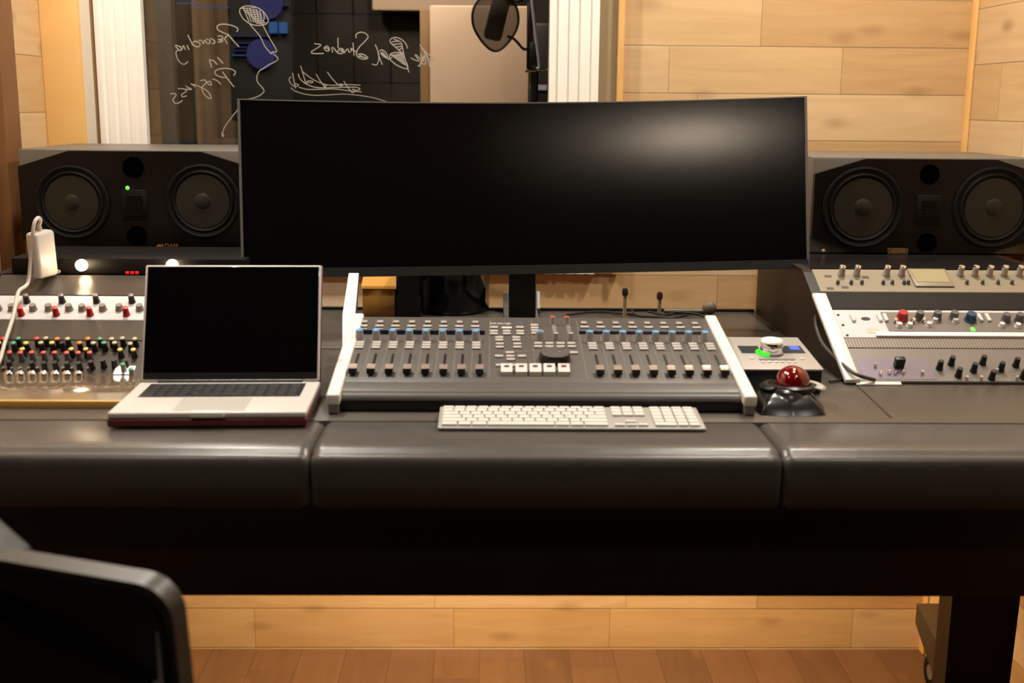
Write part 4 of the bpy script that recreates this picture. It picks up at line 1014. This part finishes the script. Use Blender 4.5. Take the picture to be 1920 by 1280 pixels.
# ================================================================ trackball
tb0 = at(1424, 776, z=DZ+.004); tb1 = at(1557, 778, z=DZ+.004); tcx = (tb0.x+tb1.x)/2; tw_ = (tb1.x-tb0.x)*.98
tc = at(1486, 735, z=DZ+.022)
t = thing('trackball', 'black trackball with glossy red ball in front of the audio interface', 'trackball', (tcx, tb0.y+.06, DZ))
td = i1.y-.004-tb0.y
def tbf(u, v):
    # rounded square dome with a raised ring
    x = (u-.5)*2; y = (v-.5)*2
    e = max(abs(x), abs(y)); rr = math.hypot(x, y)
    sx = x*(1-.06*y*y); sy = y*(1-.10*x*x)
    zt_ = .006+.020*(1-min(1, e)**4)+.006*(1-min(1, abs(y+.0))**2)
    if rr < .62: zt_ = max(zt_, .029+.006*math.sin(min(1, (.62-rr)/.12)*math.pi/2)) if rr > .38 else .030
    if y < -.45: zt_ -= .012*min(1, (-.45-y)/.5)*(1-.6*abs(x))
    return (tcx+sx*tw_/2, tb0.y+td/2+sy*td/2, DZ+zt_)
mb = MB().grid(tbf, 40, 36)
ed = [e for e in mb.bm.edges if e.is_boundary]
ex = bmesh.ops.extrude_edge_only(mb.bm, edges=ed)
for v in ex['geom']:
    if isinstance(v, bmesh.types.BMVert): v.co.z = DZ+.0005
mb.build('body', mat('trackball_black', srgb(24, 21, 20), .2), t, angle=60)
bc = Vector((tc.x, tb0.y+td/2, DZ+.0345))
bc = at(1486, 716, Y=tb0.y+td/2)
br = 31.5/F*((bc-CAM).dot(_f))
MB().lathe([(br+.009, -.001), (br+.009, .006), (br+.004, .009), (br+.0015, .006), (br+.001, -.001)], 48, M=T((bc.x, bc.y, DZ+.030))).build('scroll_ring', mat('ring_black', srgb(30, 27, 26), .3), t)
mb = MB(); bmesh.ops.create_uvsphere(mb.bm, u_segments=40, v_segments=24, radius=br, matrix=T(bc))
for f in mb.bm.faces: f.smooth = True
mb.build('ball', M_ball, t)
for s, nm in ((1, 'right_button'), (-1, 'left_button')):
    V = []; Fc = []; n = 12
    for k in range(n+1):
        t_ = R(-40 + 95*k/n) if s > 0 else R(220 - 95*k/n)
        for rr, hz in ((.040, .0345), (.050, .0335), (.056, .0300)): V.append((bc.x+rr*math.cos(t_), bc.y+rr*math.sin(t_)*.9, DZ+hz+.0035))
    for k in range(n):
        for j in range(2): Fc.append((3*k+j, 3*k+j+1, 3*k+j+4, 3*k+j+3))
    o = MB()._add(V, Fc).build(nm, mat('painted_sheen', srgb(190, 182, 172), .35) if s > 0 else M_satin, t); sm = o.modifiers.new('thick', 'SOLIDIFY'); sm.thickness = .003  # right button coloured pale to paint in its highlight arc

# ================================================================ things behind the console
# glossy cylinder computer
cc = at(850, 592, z=DZ); cy_ = cc.y+.085
cyc = Vector((at(849, 560, Y=cy_).x, cy_, DZ))
t = thing('cylindrical_computer', 'glossy black cylindrical computer standing behind the console, below the monitor', 'computer', cyc)
rr = 69/F*((Vector((cyc.x, cyc.y, .85))-CAM).dot(_f))
MB().lathe([(rr*.97, .004), (rr, .010), (rr, .236), (rr*.97, .244), (rr*.80, .247), (rr*.78, .240), (rr*.5, .200), (0, .200)], 64, M=T(cyc)).build('shell', M_gloss, t)
MB().lathe([(rr*.92, 0), (rr*.92, .006)], 48, M=T(cyc)).build('base', M_black, t)
# black box to its left
xa, xb = at(745, 560, Y=2.66).x, at(792, 560, Y=2.66).x
t = thing('hard_drive', 'dark glossy box standing left of the black cylinder behind the console', 'box', ((xa+xb)/2, 2.68, DZ))
MB().box(xa, xb, 2.62, 2.74, DZ, DZ+.13, bev=.006).build('case', M_gloss, t)
MB().box(xa+.006, xb-.006, 2.617, 2.62, DZ+.01, DZ+.12, bev=.001, seg=1).build('front_panel', M_satin, t)
# amber glossy wooden box
xa, xb = at(682, 560, Y=2.66).x, at(743, 560, Y=2.66).x; zq = at(700, 541, Y=2.63).z; zb_ = at(700, 573, Y=2.63).z
t = thing('wooden_box', 'shiny amber wooden box behind the left end of the console', 'box', ((xa+xb)/2, 2.66, DZ))
MB().box(xa, xb, 2.63, 2.71, DZ+.012, zq, bev=.003).build('box_body', M_goldwood, t)
MB().prism([(2.628, zq), (2.712, zq+.03), (2.716, zq+.034), (2.630, zq+.006)], xa-.002, xb+.004, 'x').build('lid', M_goldwood, t)
MB().box(xa-.004, xb+.002, 2.62, 2.72, DZ, DZ+.012, bev=.003).build('plinth', M_black, t)
# white upright strip behind console's left corner
t0, t1 = at(652, 590, Y=Y1c+.02), at(663, 513, Y=Y1c+.17)
d_ = (t1-t0); mb = MB(); mb.prism([(t0.x-.012, t0.z-.09), (t0.x+.012, t0.z-.09), (t0.x+.014, t0.z), (t1.x+.010, t1.z), (t1.x-.010, t1.z), (t0.x-.010, t0.z)], 0, .010, 'y')
for v in mb.bm.verts: v.co.y += t0.y + max(0, (v.co.z-t0.z)/(t1.z-t0.z))*(t1.y-t0.y)
tag(mb.build('white_strip', M_trim), 'slim white upright strip rising behind the console\'s left rear corner', 'strip')
# two little gooseneck plugs
for (px, pt, pb_, m_, lb_) in ((1171, 541, 584, M_bcable, 'left one of two small upright connectors with dark heads at the desk\'s rear edge'), (1236, 548, 584, mat('plum_cap', srgb(70, 30, 38), .5), 'right one of two small upright connectors with plum-coloured head at the desk\'s rear edge')):
    Yp = 2.74; c0 = at(px, pb_, Y=Yp); c1 = at(px, pt, Y=Yp)
    t = thing('plug_connector', lb_, 'connector', (c0.x, Yp, DZ), 'small connectors at the rear edge')
    MB().cyl(.0045, .0045, DZ, c1.z-.016, 12, M=T((c0.x, Yp, 0))).build('stem', mat('pale_stem', srgb(176, 150, 118), .4), t)
    MB().lathe([(.003, 0), (.007, .003), (.0075, .012), (.005, .019), (0, .020)], 14, M=T((c0.x, Yp, c1.z-.018))).build('head', m_, t)
# cable tangle at the back
for k, (L, lb_) in enumerate(((((1062, 590), (1120, 584), (1175, 588), (1200, 592), (1240, 594)), 'thin black cable curling along the desk behind the console, leftmost'),
                          (((1185, 582), (1196, 592), (1225, 594), (1262, 596), (1290, 590)), 'thin black cable looping behind the console between the two connectors'),
                          (((1215, 584), (1250, 590), (1270, 585), (1312, 590), (1325, 598)), 'thin black cable ending by the console\'s right rear corner'))):
    tag(MB().tube([at(a, b, z=DZ+.004+.004*k) for a, b in L], .0028, n=8).build('cable', M_bcable), lb_, 'cable', 'cables behind the console')
cA, cB = at(1242, 577, z=DZ+.012), at(1318, 578, z=DZ+.012)
t = thing('metal_tube', 'grey metal tube with rounded end lying along the rear of the desk', 'tube', cA)
MB().tube([(cA.x, 2.765, DZ+.008), (cB.x, 2.765, DZ+.008)], .007, n=14, sub=1).build('tube_body', mat('dull_green_grey', srgb(92, 88, 70), .4), t)
mb = MB(); bmesh.ops.create_uvsphere(mb.bm, u_segments=20, v_segments=12, radius=.016, matrix=T((at(1330, 580, Y=2.765).x, 2.765, DZ+.0165)) @ Sc(1.1, .9, 1)); mb.build('end_cap', mat('taupe', srgb(120, 106, 86), .5), t)

# white charger brick with its cable, standing on the left bay
M0 = rackM(0)
uq = hit(82, 527, M0); pq = M0 @ Vector((uq[0], uq[1], .004))
ch = at(82, 478, Y=pq.y-.008)
Mc = T((at(80, 478, Y=pq.y-.008).x, pq.y-.006, at(80, 525, Y=pq.y-.008).z+.005)) @ Rz(R(-20)) @ Rx(R(3))
ch = thing('power_adapter', 'white power adapter brick with looped cable by the left loudspeaker', 'charger', M=Mc)
MB().box(-.014, .014, -.028, .028, .001, .094, M=Mc, bev=.008, seg=4).build('brick', M_whitep, ch)
MB().cyl(.006, .004, .094, .106, 12, M=Mc @ T((0, .0, 0))).build('plug', M_whitep, ch)
Yc = pq.y-.035
pts = [Mc @ Vector((0, 0, .104)), at(76, 412, Y=Yc+.02), at(70, 409, Y=Yc+.01), at(63, 425, Y=Yc), at(58, 480, Y=Yc), at(52, 530, Y=Yc-.01)]
for (a, b, h_) in ((42, 575, .022), (32, 620, .020), (18, 665, .020), (4, 705, .016), (-25, 730, .012)):
    u = hit(a, b, M0); pts.append(M0 @ Vector((u[0], max(u[1], .0), h_+.012)))
MB().tube(pts, .0036, n=10).build('power_cable', M_cable, ch)

# black cable looping over the right bay's inner edge
pts = [at(1538, 576, Y=2.30), at(1529, 600, Y=2.27), at(1540, 640, Y=2.20), at(1566, 670, Y=2.13), at(1592, 693, Y=2.07), at(1612, 704, Y=2.05), at(1640, 712, Y=2.055)]
pts = [Vector((p.x, p.y, max(p.z, DZ+.006))) for p in pts]
tag(MB().tube(pts, .0035, n=10).build('cable', mat('cable_grey', srgb(74, 68, 66), .4)), 'dark grey cable looping over the white edge of the right equipment bay', 'cable')
pts = [at(1555, 715, z=DZ+.004), at(1575, 712, z=DZ+.004), at(1590, 706, z=DZ+.004), at(1600, 700, z=DZ+.012)]
tag(MB().tube(pts, .0024, n=8).build('cable', M_bcable), 'short thin cable between the trackball and the right equipment bay', 'cable')

# ================================================================ chair, front left
cr = at(322, 1100, d=1.22)
MH = T(cr) @ Rz(R(-17)) @ Rx(R(8)) @ Ry(R(2.0))     # local origin at top right corner of the back
c = thing('office_chair', 'black glossy-backed office chair with worn rounded edge, front left', 'chair', (cr.x-.22, cr.y-.25, FZ))
def rrect(w_, h_, r_, n=10):
    P = []
    for (cx_, cz_, a0_) in ((-r_, -r_, 0), (-w_+r_, -r_, 90), (-w_+r_, -h_+r_, 180), (-r_, -h_+r_, 270)):
        for k in range(n+1):
            a = R(a0_+90*k/n); P.append((cx_+r_*math.cos(a), cz_+r_*math.sin(a)))
    return P
P = rrect(.50, .46, .040)
MB().prism(P, -.004, .022, 'y', M=MH).build('back_shell', M_chairtop, c, angle=50)
P2 = [(x*.955-.011, z*.955-.011) for x, z in P]
MB().prism(P2, -.010, -.003, 'y', M=MH).build('back_pad', M_chairgloss, c)
pgray = [(-.018, -.030), (-.018, -.42), (-.13, -.42)]
# toothed grey reflection on the right of the back, painted as a thin panel
zz = [(-.13+.0+i*.0125, -.42+i*.034) for i in range(9)]
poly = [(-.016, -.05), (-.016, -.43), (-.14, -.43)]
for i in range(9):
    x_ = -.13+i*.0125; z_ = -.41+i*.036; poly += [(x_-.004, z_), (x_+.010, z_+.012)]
MB().prism(poly, -.0125, -.0095, 'y', M=MH).build('toothed_reflection', M_chairglint, c)
bp0 = MH @ Vector((-.25, .03, -.30)); sx_, sy_ = c.location.x-.0, c.location.y+.0
Mseat = T((sx_, sy_, .26)) @ Rz(R(-17))
MB().box(-.24, .24, -.24, .24, -.03, .03, M=Mseat, bev=.025, seg=4).build('seat', M_leather, c)
MB().tube([MH @ Vector((-.25, .028, -.25)), MH @ Vector((-.25, .040, -.40)), (sx_+.05, sy_+.12, .22), (sx_, sy_, .22)], .018, n=12).build('back_support', M_black, c)
MB().cyl(.028, .028, .10, .48, 20, M=T((sx_, sy_, FZ))).build('gas_post', M_chrome, c)
for k in range(5):
    a = R(20+72*k); e = Vector((sx_+.27*math.cos(a), sy_+.27*math.sin(a), FZ+.075))
    MB().tube([(sx_, sy_, FZ+.11), e], .018, n=10, sub=1).build('base_spoke', M_black, c)
    MB().lathe([(.026, -.014), (.028, -.010), (.028, .010), (.026, .014)], 20, M=T((e.x, e.y, FZ+.028)) @ Rz(a) @ Ry(R(90))).build('caster', M_rubber, c)
ar = at(4, 1040, d=1.30)
MB().box(-.12, .018, -.03, .03, -.02, .012, M=T(ar) @ Rz(R(-30)) @ Ry(R(25)), bev=.010, seg=3).build('armrest', mat('grey_rubber', srgb(50, 50, 49), .5), c)
MB().tube([ar+Vector((-.06, 0, 0)), (ar.x-.06, sy_+.0, .25), (sx_-.1, sy_, .24)], .014, n=10).build('armrest_post', M_black, c)
